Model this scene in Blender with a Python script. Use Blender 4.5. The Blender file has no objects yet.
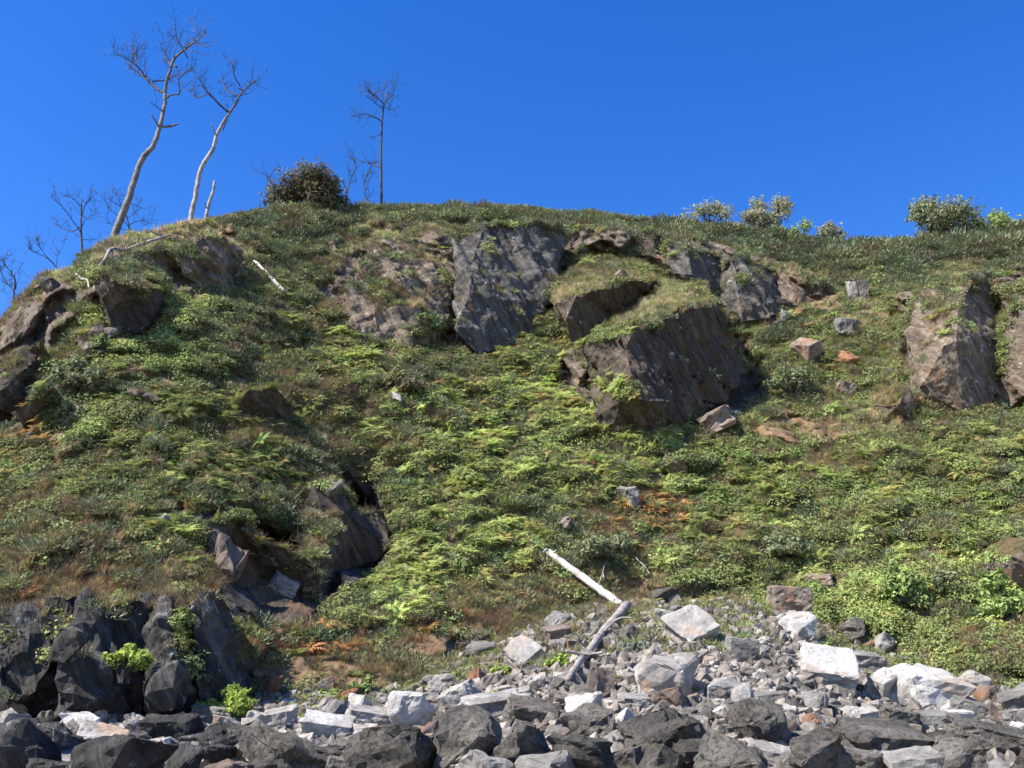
import bpy, bmesh, math, random
import numpy as np
from mathutils import Vector, Matrix, Euler
from mathutils.bvhtree import BVHTree

# ------------------------------------------------------------------ camera, world, sun, exposure
scn = bpy.context.scene
COL = scn.collection
W, H = 1024, 768
LENS = 35.0
F = LENS / 36.0 * W
PITCH = math.radians(19.3)
CAM = np.array([0.0, 0.0, 1.7])
cam = bpy.data.objects.new('camera', bpy.data.cameras.new('camera'))
COL.objects.link(cam)
cam.data.lens = LENS; cam.data.sensor_width = 36.0
cam.data.clip_start = 0.1; cam.data.clip_end = 6000
cam.location = CAM
cam.rotation_euler = (math.pi / 2 + PITCH, 0, 0)
scn.camera = cam

SUN = np.array([-0.58, -0.30, 0.76]); SUN /= np.linalg.norm(SUN)
sun_el = math.asin(SUN[2]); sun_az = math.atan2(SUN[0], SUN[1])
world = bpy.data.worlds.new('World'); scn.world = world
world.use_nodes = True
wn = world.node_tree.nodes; wl = world.node_tree.links
bg = wn['Background']
sky = wn.new('ShaderNodeTexSky'); sky.sky_type = 'NISHITA'; sky.sun_disc = False
sky.sun_elevation = sun_el; sky.sun_rotation = sun_az
sky.air_density = 1.0; sky.dust_density = 0.15; sky.ozone_density = 3.0
hs = wn.new('ShaderNodeHueSaturation'); hs.inputs['Saturation'].default_value = 1.37
hs.inputs['Hue'].default_value = 0.517
wl.new(sky.outputs[0], hs.inputs['Color']); wl.new(hs.outputs[0], bg.inputs[0])
bg.inputs[1].default_value = 0.118
sl = bpy.data.lights.new('sun', 'SUN'); sl.energy = 5.0; sl.angle = math.radians(0.53); sl.color = (1.0, 0.945, 0.85)
so = bpy.data.objects.new('sun', sl); COL.objects.link(so)
so.rotation_euler = Vector(SUN).to_track_quat('Z', 'Y').to_euler(); so.location = (0, 0, 80)
scn.view_settings.view_transform = 'Standard'; scn.view_settings.look = 'None'
scn.view_settings.gamma = 1; scn.view_settings.use_curve_mapping = False
scn.view_settings.exposure = 1.12

random.seed(7); rng = np.random.default_rng(7)
cp, sp = math.cos(PITCH), math.sin(PITCH)

# ------------------------------------------------------------------ helpers
def U(px, py, y):
    """world point(s) at depth y for a place read off the photograph"""
    px, py, y = np.broadcast_arrays(np.asarray(px, float), np.asarray(py, float), np.asarray(y, float))
    a = (px - 512) / F; b = (384 - py) / F
    dx, dy, dz = a, cp - b * sp, sp + b * cp
    t = y / dy
    return np.stack([CAM[0] + dx * t, CAM[1] + dy * t, CAM[2] + dz * t], -1)

def P(p):
    p = np.asarray(p, float) - CAM
    fz = p[..., 1] * cp + p[..., 2] * sp
    up = -p[..., 1] * sp + p[..., 2] * cp
    fz = np.where(fz < 0.5, 0.5, fz)
    return 512 + F * p[..., 0] / fz, 384 - F * up / fz

def _h(i, j, k, s):
    n = (i * 374761393 + j * 668265263 + k * 2147483647 + s * 1274126177) & 0xFFFFFFFF
    n = ((n ^ (n >> 13)) * 1274126177) & 0xFFFFFFFF
    n = ((n ^ (n >> 16)) * 2246822519) & 0xFFFFFFFF
    return ((n ^ (n >> 15)) & 0xFFFFFF) / float(0xFFFFFF)

def vnoise(p, s=0):
    p = np.asarray(p, float); i = np.floor(p).astype(np.int64); f = p - i
    f = f * f * (3 - 2 * f); r = 0
    for a in (0, 1):
        wa = f[..., 0] if a else 1 - f[..., 0]
        for b in (0, 1):
            wb = f[..., 1] if b else 1 - f[..., 1]
            for c in (0, 1):
                wc = f[..., 2] if c else 1 - f[..., 2]
                r = r + wa * wb * wc * _h(i[..., 0] + a, i[..., 1] + b, i[..., 2] + c, s)
    return r * 2 - 1

def fbm(p, o=4, s=0, g=0.5):
    r = 0; a = 1
    for k in range(o):
        r = r + a * vnoise(p, s + k * 17); p = p * 2.03 + 3.1; a *= g
    return r

def cells(p, s=0):
    """F2-F1 and a value per nearest cell"""
    p = np.asarray(p, float); i = np.floor(p).astype(np.int64)
    d1 = np.full(p.shape[:-1], 9.0); d2 = np.full(p.shape[:-1], 9.0); v = np.zeros(p.shape[:-1])
    for a in (-1, 0, 1):
        for b in (-1, 0, 1):
            for c in (-1, 0, 1):
                ii, jj, kk = i[..., 0] + a, i[..., 1] + b, i[..., 2] + c
                q = np.stack([ii + _h(ii, jj, kk, s), jj + _h(ii, jj, kk, s + 1), kk + _h(ii, jj, kk, s + 2)], -1)
                d = np.sqrt(((q - p) ** 2).sum(-1)); w = _h(ii, jj, kk, s + 3)
                m = d < d1
                d2 = np.where(m, d1, np.minimum(d2, d)); v = np.where(m, w, v); d1 = np.where(m, d, d1)
    return d2 - d1, v

# bedding: planes dip steeply down to the right
BN = np.array([0.83, -0.30, 0.47]); BN /= np.linalg.norm(BN)
BT = np.cross(BN, [0, 1, 0]); BT /= np.linalg.norm(BT); BB = np.cross(BN, BT)
BASIS = np.stack([BN, BT, BB], 1)
def strata(p, s=0):
    q = p @ BASIS
    w = .25 * fbm(p * .5, 2, s + 40)[..., None]
    q = q + w
    a = vnoise(q * [1.0, .12, .15], s); b = vnoise(q * [3.0, .25, .3], s + 5)
    e, v = cells(q * [1.5, .13, .2], s + 9)
    e2, v2 = cells(q * [.42, .09, .2] + 5.2, s + 29)
    return 1.2 * (v2 - .5) * np.clip(e2 / .3, 0, 1) + 0.45 * a + 0.28 * b + 0.7 * (v - .5) * np.clip(e / .4, 0, 1) - 0.15 * np.clip(.2 - e, 0, .2) / .2

def mesh_obj(name, verts, faces, mats=(), parent=None, mi=None, smooth=False):
    me = bpy.data.meshes.new(name)
    me.from_pydata([tuple(v) for v in verts], [], faces); me.update()
    for m in (mats if isinstance(mats, (list, tuple)) else [mats]): me.materials.append(m)
    if mi is not None: me.polygons.foreach_set('material_index', np.asarray(mi, np.int32))
    if smooth: me.polygons.foreach_set('use_smooth', [True] * len(me.polygons))
    o = bpy.data.objects.new(name, me); COL.objects.link(o)
    if parent: o.parent = parent
    return o

def fast_mesh(name, V, Fc, mats=(), smooth=False, attrs=None, parent=None, link=True):
    """V (n,3), Fc (m,k) numpy"""
    V = np.ascontiguousarray(V, np.float32); Fc = np.ascontiguousarray(Fc, np.int32); k = Fc.shape[1]
    me = bpy.data.meshes.new(name)
    me.vertices.add(len(V)); me.vertices.foreach_set('co', V.ravel())
    me.loops.add(Fc.size); me.loops.foreach_set('vertex_index', Fc.ravel())
    me.polygons.add(len(Fc)); me.polygons.foreach_set('loop_start', np.arange(0, Fc.size, k, dtype=np.int32))
    me.update(calc_edges=True)
    if smooth: me.polygons.foreach_set('use_smooth', np.ones(len(Fc), bool))
    for m in (mats if isinstance(mats, (list, tuple)) else [mats]): me.materials.append(m)
    for kx, arr in (attrs or {}).items():
        arr = np.asarray(arr, np.float32)
        if arr.ndim == 1:
            me.attributes.new(kx, 'FLOAT', 'POINT').data.foreach_set('value', arr)
        else:
            c = np.ones((len(arr), 4), np.float32); c[:, :3] = arr
            me.attributes.new(kx, 'FLOAT_COLOR', 'POINT').data.foreach_set('color', c.ravel())
    o = bpy.data.objects.new(name, me)
    if link: COL.objects.link(o)
    if parent: o.parent = parent
    return o

def tag(o, label=None, cat=None, group=None, kind=None):
    if label: o['label'] = label
    if cat: o['category'] = cat
    if group: o['group'] = group
    if kind: o['kind'] = kind
    return o

def empty(name, loc):
    o = bpy.data.objects.new(name, None); COL.objects.link(o); o.location = [float(v) for v in loc]
    o.empty_display_size = .3
    return o

# ------------------------------------------------------------------ materials
def new_mat(name):
    m = bpy.data.materials.new(name); m.use_nodes = True
    n = m.node_tree.nodes; l = m.node_tree.links
    return m, n, l, n['Principled BSDF']

def mixc(n, l, fac, a, b, blend='MIX'):
    x = n.new('ShaderNodeMix'); x.data_type = 'RGBA'; x.blend_type = blend
    for sock, v in ((x.inputs[0], fac), (x.inputs[6], a), (x.inputs[7], b)):
        if hasattr(v, 'is_linked') or hasattr(v, 'links'): l.new(v, sock)
        elif isinstance(v, (int, float)): sock.default_value = v
        else: sock.default_value = (*v, 1)
    return x.outputs[2]

def ramp(n, l, src, pts):
    r = n.new('ShaderNodeValToRGB'); l.new(src, r.inputs[0])
    e = r.color_ramp.elements
    while len(e) < len(pts): e.new(0.5)
    for k, (p_, c) in enumerate(pts):
        e[k].position = p_; e[k].color = (*c, 1) if isinstance(c, tuple) else (c, c, c, 1)
    return r.outputs[0]

def tex(n, l, vec, scale, det=6, rough=.6, kind='noise', dist=0):
    if kind == 'noise':
        t = n.new('ShaderNodeTexNoise'); t.inputs['Detail'].default_value = det
        t.inputs['Roughness'].default_value = rough; t.inputs['Distortion'].default_value = dist
    else:
        t = n.new('ShaderNodeTexVoronoi')
        if kind == 'edge': t.feature = 'DISTANCE_TO_EDGE'
    t.inputs['Scale'].default_value = scale
    l.new(vec, t.inputs['Vector'])
    return t.outputs[0]

def rock_mat(name, c1, c2, c3, sc=1.0, bump=.5, lichen=None, lich_amt=.5, rust=None, strat=False, var=.25, rough=.85, speck=0.0, crk=.15):
    """c1 main, c2 dark, c3 light"""
    m, n, l, b = new_mat(name)
    geo = n.new('ShaderNodeNewGeometry'); pos = geo.outputs['Position']
    vec = pos
    if strat:
        mp = n.new('ShaderNodeVectorRotate'); mp.rotation_type = 'Y_AXIS'
        mp.inputs['Angle'].default_value = math.radians(29); l.new(pos, mp.inputs['Vector'])
        ms = n.new('ShaderNodeMapping'); ms.inputs['Scale'].default_value = (2.6, .9, .3)
        l.new(mp.outputs[0], ms.inputs[0]); svec = ms.outputs[0]
    else:
        svec = pos
    n1 = tex(n, l, svec, .9 * sc, 8, .65)
    col = ramp(n, l, n1, [(.32, c2), (.5, c1), (.68, c3)])
    if strat:
        m3 = n.new('ShaderNodeMapping'); m3.inputs['Scale'].default_value = (7, 1.2, .5); l.new(mp.outputs[0], m3.inputs[0])
        col = mixc(n, l, .8, col, ramp(n, l, tex(n, l, m3.outputs[0], 1.0, 7, .65), [(.3, .45), (.5, 1.0), (.7, 1.6)]), 'MULTIPLY')
    n2 = tex(n, l, pos, 6 * sc, 6, .7)
    col = mixc(n, l, .55, col, ramp(n, l, n2, [(.25, .45), (.5, 1.0), (.75, 1.5)]), 'MULTIPLY')
    if rust:
        r = ramp(n, l, tex(n, l, svec, .55 * sc, 5, .6, dist=.6), [(.56, 0.0), (.68, 1.0)])
        col = mixc(n, l, r, col, rust)
    if lichen:
        r = ramp(n, l, tex(n, l, pos, 1.7 * sc, 9, .72), [(.62 - .12 * lich_amt, 0.0), (.70 - .1 * lich_amt, 1.0)])
        col = mixc(n, l, r, col, lichen)
    if speck:
        r = ramp(n, l, tex(n, l, pos, 9 * sc, 3, .5), [(.5, 0.0), (.62, speck)])
        col = mixc(n, l, r, col, (.02, .02, .02))
    wv = n.new('ShaderNodeVectorMath'); wv.operation = 'MULTIPLY_ADD'
    wt = n.new('ShaderNodeTexNoise'); wt.inputs['Scale'].default_value = 2.5 * sc; l.new(svec, wt.inputs['Vector'])
    l.new(wt.outputs['Color'], wv.inputs[0]); wv.inputs[1].default_value = (.5, .5, .5); l.new(svec, wv.inputs[2])
    crack = ramp(n, l, tex(n, l, wv.outputs[0], 1.3 * sc, kind='edge'), [(.0, .3), (.03, 1.0)])
    col = mixc(n, l, crk, col, crack, 'MULTIPLY')
    oi = n.new('ShaderNodeObjectInfo')
    vr = n.new('ShaderNodeMapRange'); vr.inputs['To Min'].default_value = 1 - var; vr.inputs['To Max'].default_value = 1 + var
    l.new(oi.outputs['Random'], vr.inputs[0])
    hsn = n.new('ShaderNodeHueSaturation'); l.new(col, hsn.inputs['Color']); l.new(vr.outputs[0], hsn.inputs['Value'])
    l.new(hsn.outputs[0], b.inputs['Base Color'])
    b.inputs['Roughness'].default_value = rough; b.inputs['Specular IOR Level'].default_value = .25
    bp = n.new('ShaderNodeBump'); bp.inputs['Strength'].default_value = bump; bp.inputs['Distance'].default_value = .12
    ad = n.new('ShaderNodeMath'); ad.operation = 'MULTIPLY_ADD'
    l.new(tex(n, l, svec, 3 * sc, 9, .75), ad.inputs[0]); ad.inputs[1].default_value = 1.6
    ck = n.new('ShaderNodeMath'); ck.operation = 'MULTIPLY'; l.new(crack, ck.inputs[0]); ck.inputs[1].default_value = crk; l.new(ck.outputs[0], ad.inputs[2])
    if strat:
        ad2 = n.new('ShaderNodeMath'); ad2.operation = 'MULTIPLY_ADD'; l.new(tex(n, l, m3.outputs[0], 1.0, 7, .65), ad2.inputs[0]); ad2.inputs[1].default_value = 1.8; l.new(ad.outputs[0], ad2.inputs[2]); ad = ad2
    l.new(ad.outputs[0], bp.inputs['Height']); l.new(bp.outputs[0], b.inputs['Normal'])
    return m

def tint_mat(name, trans=.3, attr='tint', typ='INSTANCER', rough=.6, var=.25):
    """leaf material: colour from the plant's own tint"""
    m, n, l, b = new_mat(name)
    a = n.new('ShaderNodeAttribute'); a.attribute_name = attr; a.attribute_type = typ
    geo = n.new('ShaderNodeNewGeometry')
    vr = n.new('ShaderNodeMapRange'); vr.inputs['To Min'].default_value = 1 - var; vr.inputs['To Max'].default_value = 1 + var
    l.new(geo.outputs['Random Per Island'], vr.inputs[0])
    hsn = n.new('ShaderNodeHueSaturation'); l.new(a.outputs['Color'], hsn.inputs['Color']); l.new(vr.outputs[0], hsn.inputs['Value'])
    l.new(hsn.outputs[0], b.inputs['Base Color']); b.inputs['Roughness'].default_value = rough
    b.inputs['Specular IOR Level'].default_value = .15
    tr = n.new('ShaderNodeBsdfTranslucent'); l.new(hsn.outputs[0], tr.inputs['Color'])
    mx = n.new('ShaderNodeMixShader'); mx.inputs[0].default_value = trans
    l.new(b.outputs[0], mx.inputs[1]); l.new(tr.outputs[0], mx.inputs[2])
    l.new(mx.outputs[0], n['Material Output'].inputs[0])
    return m

def leaf_mat(name, c1, c2, trans=.3, var=.3):
    m, n, l, b = new_mat(name)
    geo = n.new('ShaderNodeNewGeometry')
    col = mixc(n, l, ramp(n, l, tex(n, l, geo.outputs['Position'], 1.6, 3), [(.4, 0.0), (.6, 1.0)]), c1, c2)
    vr = n.new('ShaderNodeMapRange'); vr.inputs['To Min'].default_value = 1 - var; vr.inputs['To Max'].default_value = 1 + var
    l.new(geo.outputs['Random Per Island'], vr.inputs[0])
    hsn = n.new('ShaderNodeHueSaturation'); l.new(col, hsn.inputs['Color']); l.new(vr.outputs[0], hsn.inputs['Value'])
    l.new(hsn.outputs[0], b.inputs['Base Color']); b.inputs['Roughness'].default_value = .7; b.inputs['Specular IOR Level'].default_value = .12
    tr = n.new('ShaderNodeBsdfTranslucent'); l.new(hsn.outputs[0], tr.inputs['Color'])
    mx = n.new('ShaderNodeMixShader'); mx.inputs[0].default_value = trans
    l.new(b.outputs[0], mx.inputs[1]); l.new(tr.outputs[0], mx.inputs[2])
    l.new(mx.outputs[0], n['Material Output'].inputs[0])
    return m

def wood_mat(name, c1, c2, var=0.0):
    m, n, l, b = new_mat(name)
    geo = n.new('ShaderNodeNewGeometry')
    t = tex(n, l, geo.outputs['Position'], 2.2, 8, .7)
    t2 = tex(n, l, geo.outputs['Position'], 14, 5, .7)
    col = ramp(n, l, t, [(.4, c2), (.55, c1)])
    col = mixc(n, l, .6, col, ramp(n, l, t2, [(.3, .5), (.6, 1.1)]), 'MULTIPLY')
    l.new(col, b.inputs['Base Color']); b.inputs['Roughness'].default_value = .8
    bp = n.new('ShaderNodeBump'); bp.inputs['Strength'].default_value = .5; bp.inputs['Distance'].default_value = .05
    l.new(t2, bp.inputs['Height']); l.new(bp.outputs[0], b.inputs['Normal'])
    return m

M = {}
M['cliff'] = rock_mat('cliff_rock', (.086, .066, .048), (.042, .034, .027), (.14, .112, .084), .8, .8, lichen=(.46, .45, .42), lich_amt=.0, rust=(.14, .085, .05), strat=True, crk=.5, var=.06)
M['cliff_blue'] = rock_mat('slate_rock', (.105, .094, .080), (.048, .046, .042), (.165, .158, .145), .8, .8, lichen=(.5, .5, .48), lich_amt=.1, rust=(.17, .13, .09), strat=True, crk=.5, var=.06)
M['cliff_tan'] = rock_mat('warm_rock', (.155, .120, .086), (.07, .054, .040), (.25, .20, .15), .8, .8, lichen=(.5, .47, .42), lich_amt=.1, rust=(.20, .125, .075), strat=True, crk=.5, var=.1)
M['crag'] = rock_mat('shore_crag_rock', (.064, .058, .051), (.028, .026, .024), (.12, .112, .10), .9, .9, lichen=(.34, .33, .31), lich_amt=.3, strat=True, crk=.5, var=.15)
M['dark'] = rock_mat('dark_boulder_rock', (.145, .13, .108), (.062, .057, .05), (.22, .20, .17), 1.4, 1.0, var=.3, speck=.55)
M['grey'] = rock_mat('grey_boulder_rock', (.24, .225, .20), (.125, .115, .105), (.36, .34, .31), 1.4, .8, lichen=(.5, .48, .44), lich_amt=.0, var=.35)
M['brown'] = rock_mat('brown_boulder_rock', (.21, .165, .135), (.11, .085, .07), (.31, .25, .2), 1.4, .8, rust=(.3, .15, .08), var=.3)
M['pale'] = rock_mat('pale_boulder_rock', (.31, .285, .255), (.19, .17, .15), (.43, .405, .37), 1.4, .6, rust=(.40, .27, .18), var=.18)
M['tan'] = rock_mat('tan_boulder_rock', (.27, .215, .165), (.15, .12, .095), (.38, .31, .25), 1.4, .7, rust=(.28, .16, .10), var=.15)
M['white'] = rock_mat('white_boulder_rock', (.50, .475, .44), (.31, .28, .245), (.62, .60, .57), 1.6, .8, rust=(.40, .32, .25), var=.1)
M['orange'] = rock_mat('rusty_boulder_rock', (.26, .125, .065), (.14, .08, .05), (.34, .20, .12), 1.6, .7, var=.2)
M['bleached'] = wood_mat('bleached_wood', (.52, .48, .43), (.30, .265, .235))
M['palebark'] = wood_mat('pale_bark', (.36, .33, .295), (.17, .15, .135))
M['greywood'] = wood_mat('grey_wood', (.33, .30, .27), (.18, .155, .14))
M['deadbark'] = wood_mat('dead_bark', (.20, .175, .15), (.08, .07, .06))
M['twig'] = wood_mat('dark_twig', (.055, .045, .038), (.03, .025, .022))
M['fern'] = tint_mat('bracken_frond', .35)
M['gorse'] = tint_mat('gorse_spine', .15)
M['leaf'] = tint_mat('bramble_leaf', .3)
M['grass'] = tint_mat('grass_blade', .3)
M['gravel'] = rock_mat('gravel_rock', (.185, .16, .135), (.07, .062, .053), (.32, .28, .24), 3, .4, var=.5)

# hillside soil: colour of the ground itself comes from a per-vertex soil tint
def soil_mat():
    m, n, l, b = new_mat('hillside_soil')
    a = n.new('ShaderNodeAttribute'); a.attribute_name = 'soil'
    geo = n.new('ShaderNodeNewGeometry')
    t = tex(n, l, geo.outputs['Position'], 2.5, 9, .75)
    t2 = tex(n, l, geo.outputs['Position'], .5, 6, .7)
    c = mixc(n, l, 1.0, a.outputs['Color'], ramp(n, l, t, [(.3, .35), (.5, 1.0), (.72, 1.5)]), 'MULTIPLY')
    c = mixc(n, l, 1.0, c, ramp(n, l, t2, [(.35, (.75, .85, .7)), (.65, (1.2, 1.05, .95))]), 'MULTIPLY')
    l.new(c, b.inputs['Base Color']); b.inputs['Roughness'].default_value = .95
    b.inputs['Specular IOR Level'].default_value = .1
    bp = n.new('ShaderNodeBump'); bp.inputs['Strength'].default_value = .9; bp.inputs['Distance'].default_value = .25
    l.new(t, bp.inputs['Height']); l.new(bp.outputs[0], b.inputs['Normal'])
    return m
M['soil'] = soil_mat()

# ------------------------------------------------------------------ hill surface
CREST = np.array([(-600, 640), (-300, 530), (-120, 400), (0, 327), (25, 294), (45, 275), (85, 268), (100, 244), (125, 236), (180, 226), (230, 217), (260, 211), (330, 206), (400, 208), (460, 207), (520, 209), (600, 216), (650, 220), (700, 226), (760, 232), (800, 239), (850, 245), (900, 243), (950, 236), (1024, 228), (1300, 222), (1700, 240)], float)
CRESTY = np.array([(-600, 52), (-120, 46), (0, 46), (60, 48), (100, 49), (180, 54), (260, 60), (400, 66), (500, 68), (600, 68), (850, 67), (1024, 62), (1700, 56)], float)
FOOT = np.array([(-600, 745, 26), (-100, 725, 26), (0, 718, 26.5), (240, 715, 29), (262, 700, 32.5), (400, 698, 33), (440, 668, 36), (520, 630, 39), (600, 600, 42), (780, 597, 43), (850, 642, 40.5), (950, 680, 37), (1024, 700, 34.5), (1400, 715, 32), (1700, 715, 32)], float)
def crest(px): return np.interp(px, CREST[:, 0], CREST[:, 1])
def foot(px): return np.interp(px, FOOT[:, 0], FOOT[:, 1])
def footy(px): return np.interp(px, FOOT[:, 0], FOOT[:, 2])
ctl = []
for px in (-600, -300, -100, 0, 60, 100, 140, 200, 260, 340, 420, 500, 580, 660, 740, 820, 900, 980, 1060, 1250, 1500, 1700):
    ctl.append((px, crest(px), np.interp(px, CRESTY[:, 0], CRESTY[:, 1])))
    ctl.append((px, foot(px), footy(px)))
ctl += [(100, 300, 46), (200, 300, 48.5), (150, 400, 42), (50, 400, 41.5), (250, 400, 45.5), (100, 500, 36.8), (200, 500, 38.2), (270, 480, 41),
        (0, 500, 36.5), (60, 600, 31.5), (180, 600, 32.2), (300, 300, 54), (350, 400, 49), (420, 300, 57.5), (350, 520, 43.8), (450, 400, 51.5),
        (420, 500, 45), (400, 600, 38.5), (500, 300, 60.5), (540, 340, 59), (500, 400, 53), (550, 450, 49.5), (500, 550, 43.5), (600, 280, 61.5),
        (650, 350, 56.5), (600, 420, 51.5), (650, 500, 47.5), (750, 330, 59), (750, 420, 52.5), (800, 300, 61.5), (800, 500, 47.5), (850, 400, 53.5),
        (900, 300, 58.5), (950, 400, 51.5), (950, 500, 46), (900, 600, 41), (1000, 600, 39.5), (1010, 450, 48), (-300, 620, 34), (-150, 520, 37),
        (1300, 400, 48), (1300, 560, 40), (1600, 400, 47)]
ctl = np.array(ctl, float)
def _k(r2): return r2 * np.log(r2 + 1e-9) * .5
CX = ctl[:, :2] / 100; n_ = len(ctl)
A = np.zeros((n_ + 3, n_ + 3)); A[:n_, :n_] = _k(((CX[:, None] - CX[None]) ** 2).sum(-1)) + np.eye(n_) * .15
A[:n_, n_] = 1; A[:n_, n_ + 1:] = CX; A[n_, :n_] = 1; A[n_ + 1:, :n_] = CX.T
COEF = np.linalg.solve(A, np.concatenate([ctl[:, 2], np.zeros(3)]))
def S0(px, py):
    px = np.asarray(px, float); py = np.asarray(py, float)
    sh = px.shape; q = np.stack([px.ravel(), py.ravel()], -1) / 100
    out = np.empty(len(q))
    for a in range(0, len(q), 20000):
        c = q[a:a + 20000]
        out[a:a + 20000] = _k(((c[:, None] - CX[None]) ** 2).sum(-1)) @ COEF[:n_] + COEF[n_] + c @ COEF[n_ + 1:]
    return out.reshape(sh)

def blob(px, py, cx, cy, rx, ry, ang=0):
    a = math.radians(ang); dx = px - cx; dy = py - cy
    u = (dx * math.cos(a) + dy * math.sin(a)) / rx; v = (-dx * math.sin(a) + dy * math.cos(a)) / ry
    return np.exp(-(u * u + v * v) ** 1.5)

# bare places on the hill itself (rock ledges, earth scars): centre, radii, tilt, strength
BARE_ROCK = [(380, 262, 28, 14, -20), (425, 285, 30, 22, 0), (365, 300, 24, 24, 0), (395, 330, 30, 18, 0), (440, 235, 22, 10, 0), (500, 235, 40, 12, 0),
             (600, 240, 40, 10, 0), (645, 245, 20, 14, 0), (760, 285, 20, 30, 0), (800, 285, 30, 12, 10), (775, 305, 12, 14, 0), (130, 250, 35, 12, -10),
             (200, 262, 26, 20, 10), (225, 245, 16, 14, 0), (25, 340, 22, 12, -20), (30, 370, 28, 18, -30), (45, 290, 18, 10, 0),
             (920, 330, 22, 26, 0), (1010, 330, 18, 50, 0), (895, 400, 20, 16, 0), (575, 372, 16, 26, 0), (600, 405, 22, 14, 0), (520, 228, 60, 9, 2), (620, 236, 60, 8, 4), (700, 246, 40, 8, 8), (345, 245, 20, 9, 0), (330, 290, 12, 14, 0), (180, 280, 20, 12, 20), (235, 275, 12, 16, 0), (905, 300, 14, 10, 0), (1012, 400, 18, 20, 0), (100, 232, 0.1, 0.1, 0), (30, 300, 10, 8, 0), (55, 320, 14, 10, 0), (90, 345, 20, 10, 30), (145, 395, 30, 6, 20), (350, 500, 26, 16, 0), (260, 560, 40, 34, 30),
             (40, 660, 60, 36, 0), (150, 670, 90, 42, 0), (470, 640, 30, 9, -25), (640, 610, 26, 8, 0), (1000, 560, 20, 18, 0), (690, 255, 16, 18, 0), (100, 330, 10, 12, 50)]
BARE_EARTH = [(190, 232, 50, 7, -3), (240, 255, 12, 14, 0), (800, 432, 52, 16, 3), (790, 415, 16, 8, 0), (340, 682, 60, 10, 0), (330, 665, 50, 8, 5), (150, 375, 40, 8, 20), (395, 228, 30, 9, 0), (165, 240, 45, 8, -5), (655, 590, 36, 12, 0), (300, 672, 60, 14, 0),
              (440, 640, 40, 12, -20), (715, 418, 26, 7, -15), (45, 345, 30, 10, -30), (60, 440, 10, 16, 40), (215, 235, 20, 8, 0), (820, 300, 20, 10, 0), (960, 690, 70, 8, 12), (860, 640, 60, 7, 28)]
def mask(px, py, L, p=None, thr=.35):
    m = np.zeros_like(px, dtype=float)
    for b in L: m = np.maximum(m, blob(px, py, *b))
    if p is not None: m = m + .22 * fbm(p * .55, 3, 77)
    return np.clip((m - thr) / .18, 0, 1)

def poly_sd(px, py, poly):
    """signed distance to a polygon, positive inside"""
    q = np.array(poly, float); n = len(q); d = np.full(px.shape, 1e9); ins = np.zeros(px.shape, bool)
    for i in range(n):
        a, b = q[i], q[(i + 1) % n]; e_ = b - a
        t = np.clip(((px - a[0]) * e_[0] + (py - a[1]) * e_[1]) / (e_ @ e_), 0, 1)
        d = np.minimum(d, np.hypot(px - a[0] - t * e_[0], py - a[1] - t * e_[1]))
        c = ((a[1] > py) != (b[1] > py)) & (px < (b[0] - a[0]) * (py - a[1]) / (b[1] - a[1] + 1e-9) + a[0]); ins ^= c
    return np.where(ins, d, -d)
ROCK_POLY = [
    [(335, 252), (375, 238), (440, 230), (560, 224), (640, 229), (700, 242), (790, 262), (828, 285), (800, 310), (776, 322), (740, 322), (700, 302), (668, 272), (590, 250), (568, 262), (555, 300), (530, 335), (480, 354), (410, 348), (380, 348), (345, 328), (328, 290)],
    [(82, 272), (110, 256), (170, 244), (232, 240), (250, 262), (238, 296), (200, 290), (165, 276), (155, 330), (125, 338), (96, 302)],
    [(-20, 345), (35, 300), (60, 284), (96, 292), (60, 330), (48, 352), (42, 400), (30, 432), (-20, 445)],
    [(895, 300), (930, 285), (1060, 275), (1060, 405), (1010, 410), (960, 418), (925, 400), (900, 350)],
    [(-60, 628), (60, 600), (150, 592), (215, 590), (246, 612), (256, 700), (250, 740), (-60, 740)],
    [(202, 515), (250, 505), (300, 535), (315, 480), (345, 470), (392, 508), (394, 560), (330, 612), (290, 632), (230, 610)],
    [(560, 345), (590, 345), (640, 395), (600, 425), (575, 400)]]
def poly_mask(px, py, p, wide=7):
    m = np.zeros(px.shape); nz = 9 * fbm(p * .45, 3, 91) + 5 * fbm(p * 1.6, 2, 92)
    for q in ROCK_POLY: m = np.maximum(m, np.clip((poly_sd(px, py, q) + nz) / wide + .5, 0, 1))
    return m
pxs = np.concatenate([np.arange(-600, -60, 14), np.arange(-60, 1090, 2.6), np.arange(1090, 1701, 14)])
NV = 250
tt = np.linspace(0, 1, NV)
PX = np.repeat(pxs[:, None], NV, 1); c_ = crest(pxs)[:, None]; f_ = (foot(pxs) + 26)[:, None]
PY = f_ + (c_ - f_) * tt[None]
Yb = S0(PX, PY)
base = U(PX, PY, Yb)
rockm = np.maximum(mask(PX, PY, BARE_ROCK, base), poly_mask(PX, PY, base)); earthm = mask(PX, PY, BARE_EARTH, base) * (1 - rockm)
lump = .85 * fbm(base * [.38, .38, .38], 3, 3) + .50 * np.abs(fbm(base * 1.0, 2, 9)) + .10 * fbm(base * 2.6, 2, 19)
Q = base @ BASIS
e, v = cells(Q * [.62, .22, .3], 31); e2, v2 = cells(Q * [1.7, .6, .8], 33)
blocky = 2.7 * (v - .42) * np.clip(e / .12, 0, 1) + .8 * (v2 - .5) * np.clip(e2 / .12, 0, 1) + .22 * fbm(base * 1.5, 4, 41) + .5 * fbm(Q * [.5, .1, .2], 2, 43)
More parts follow.
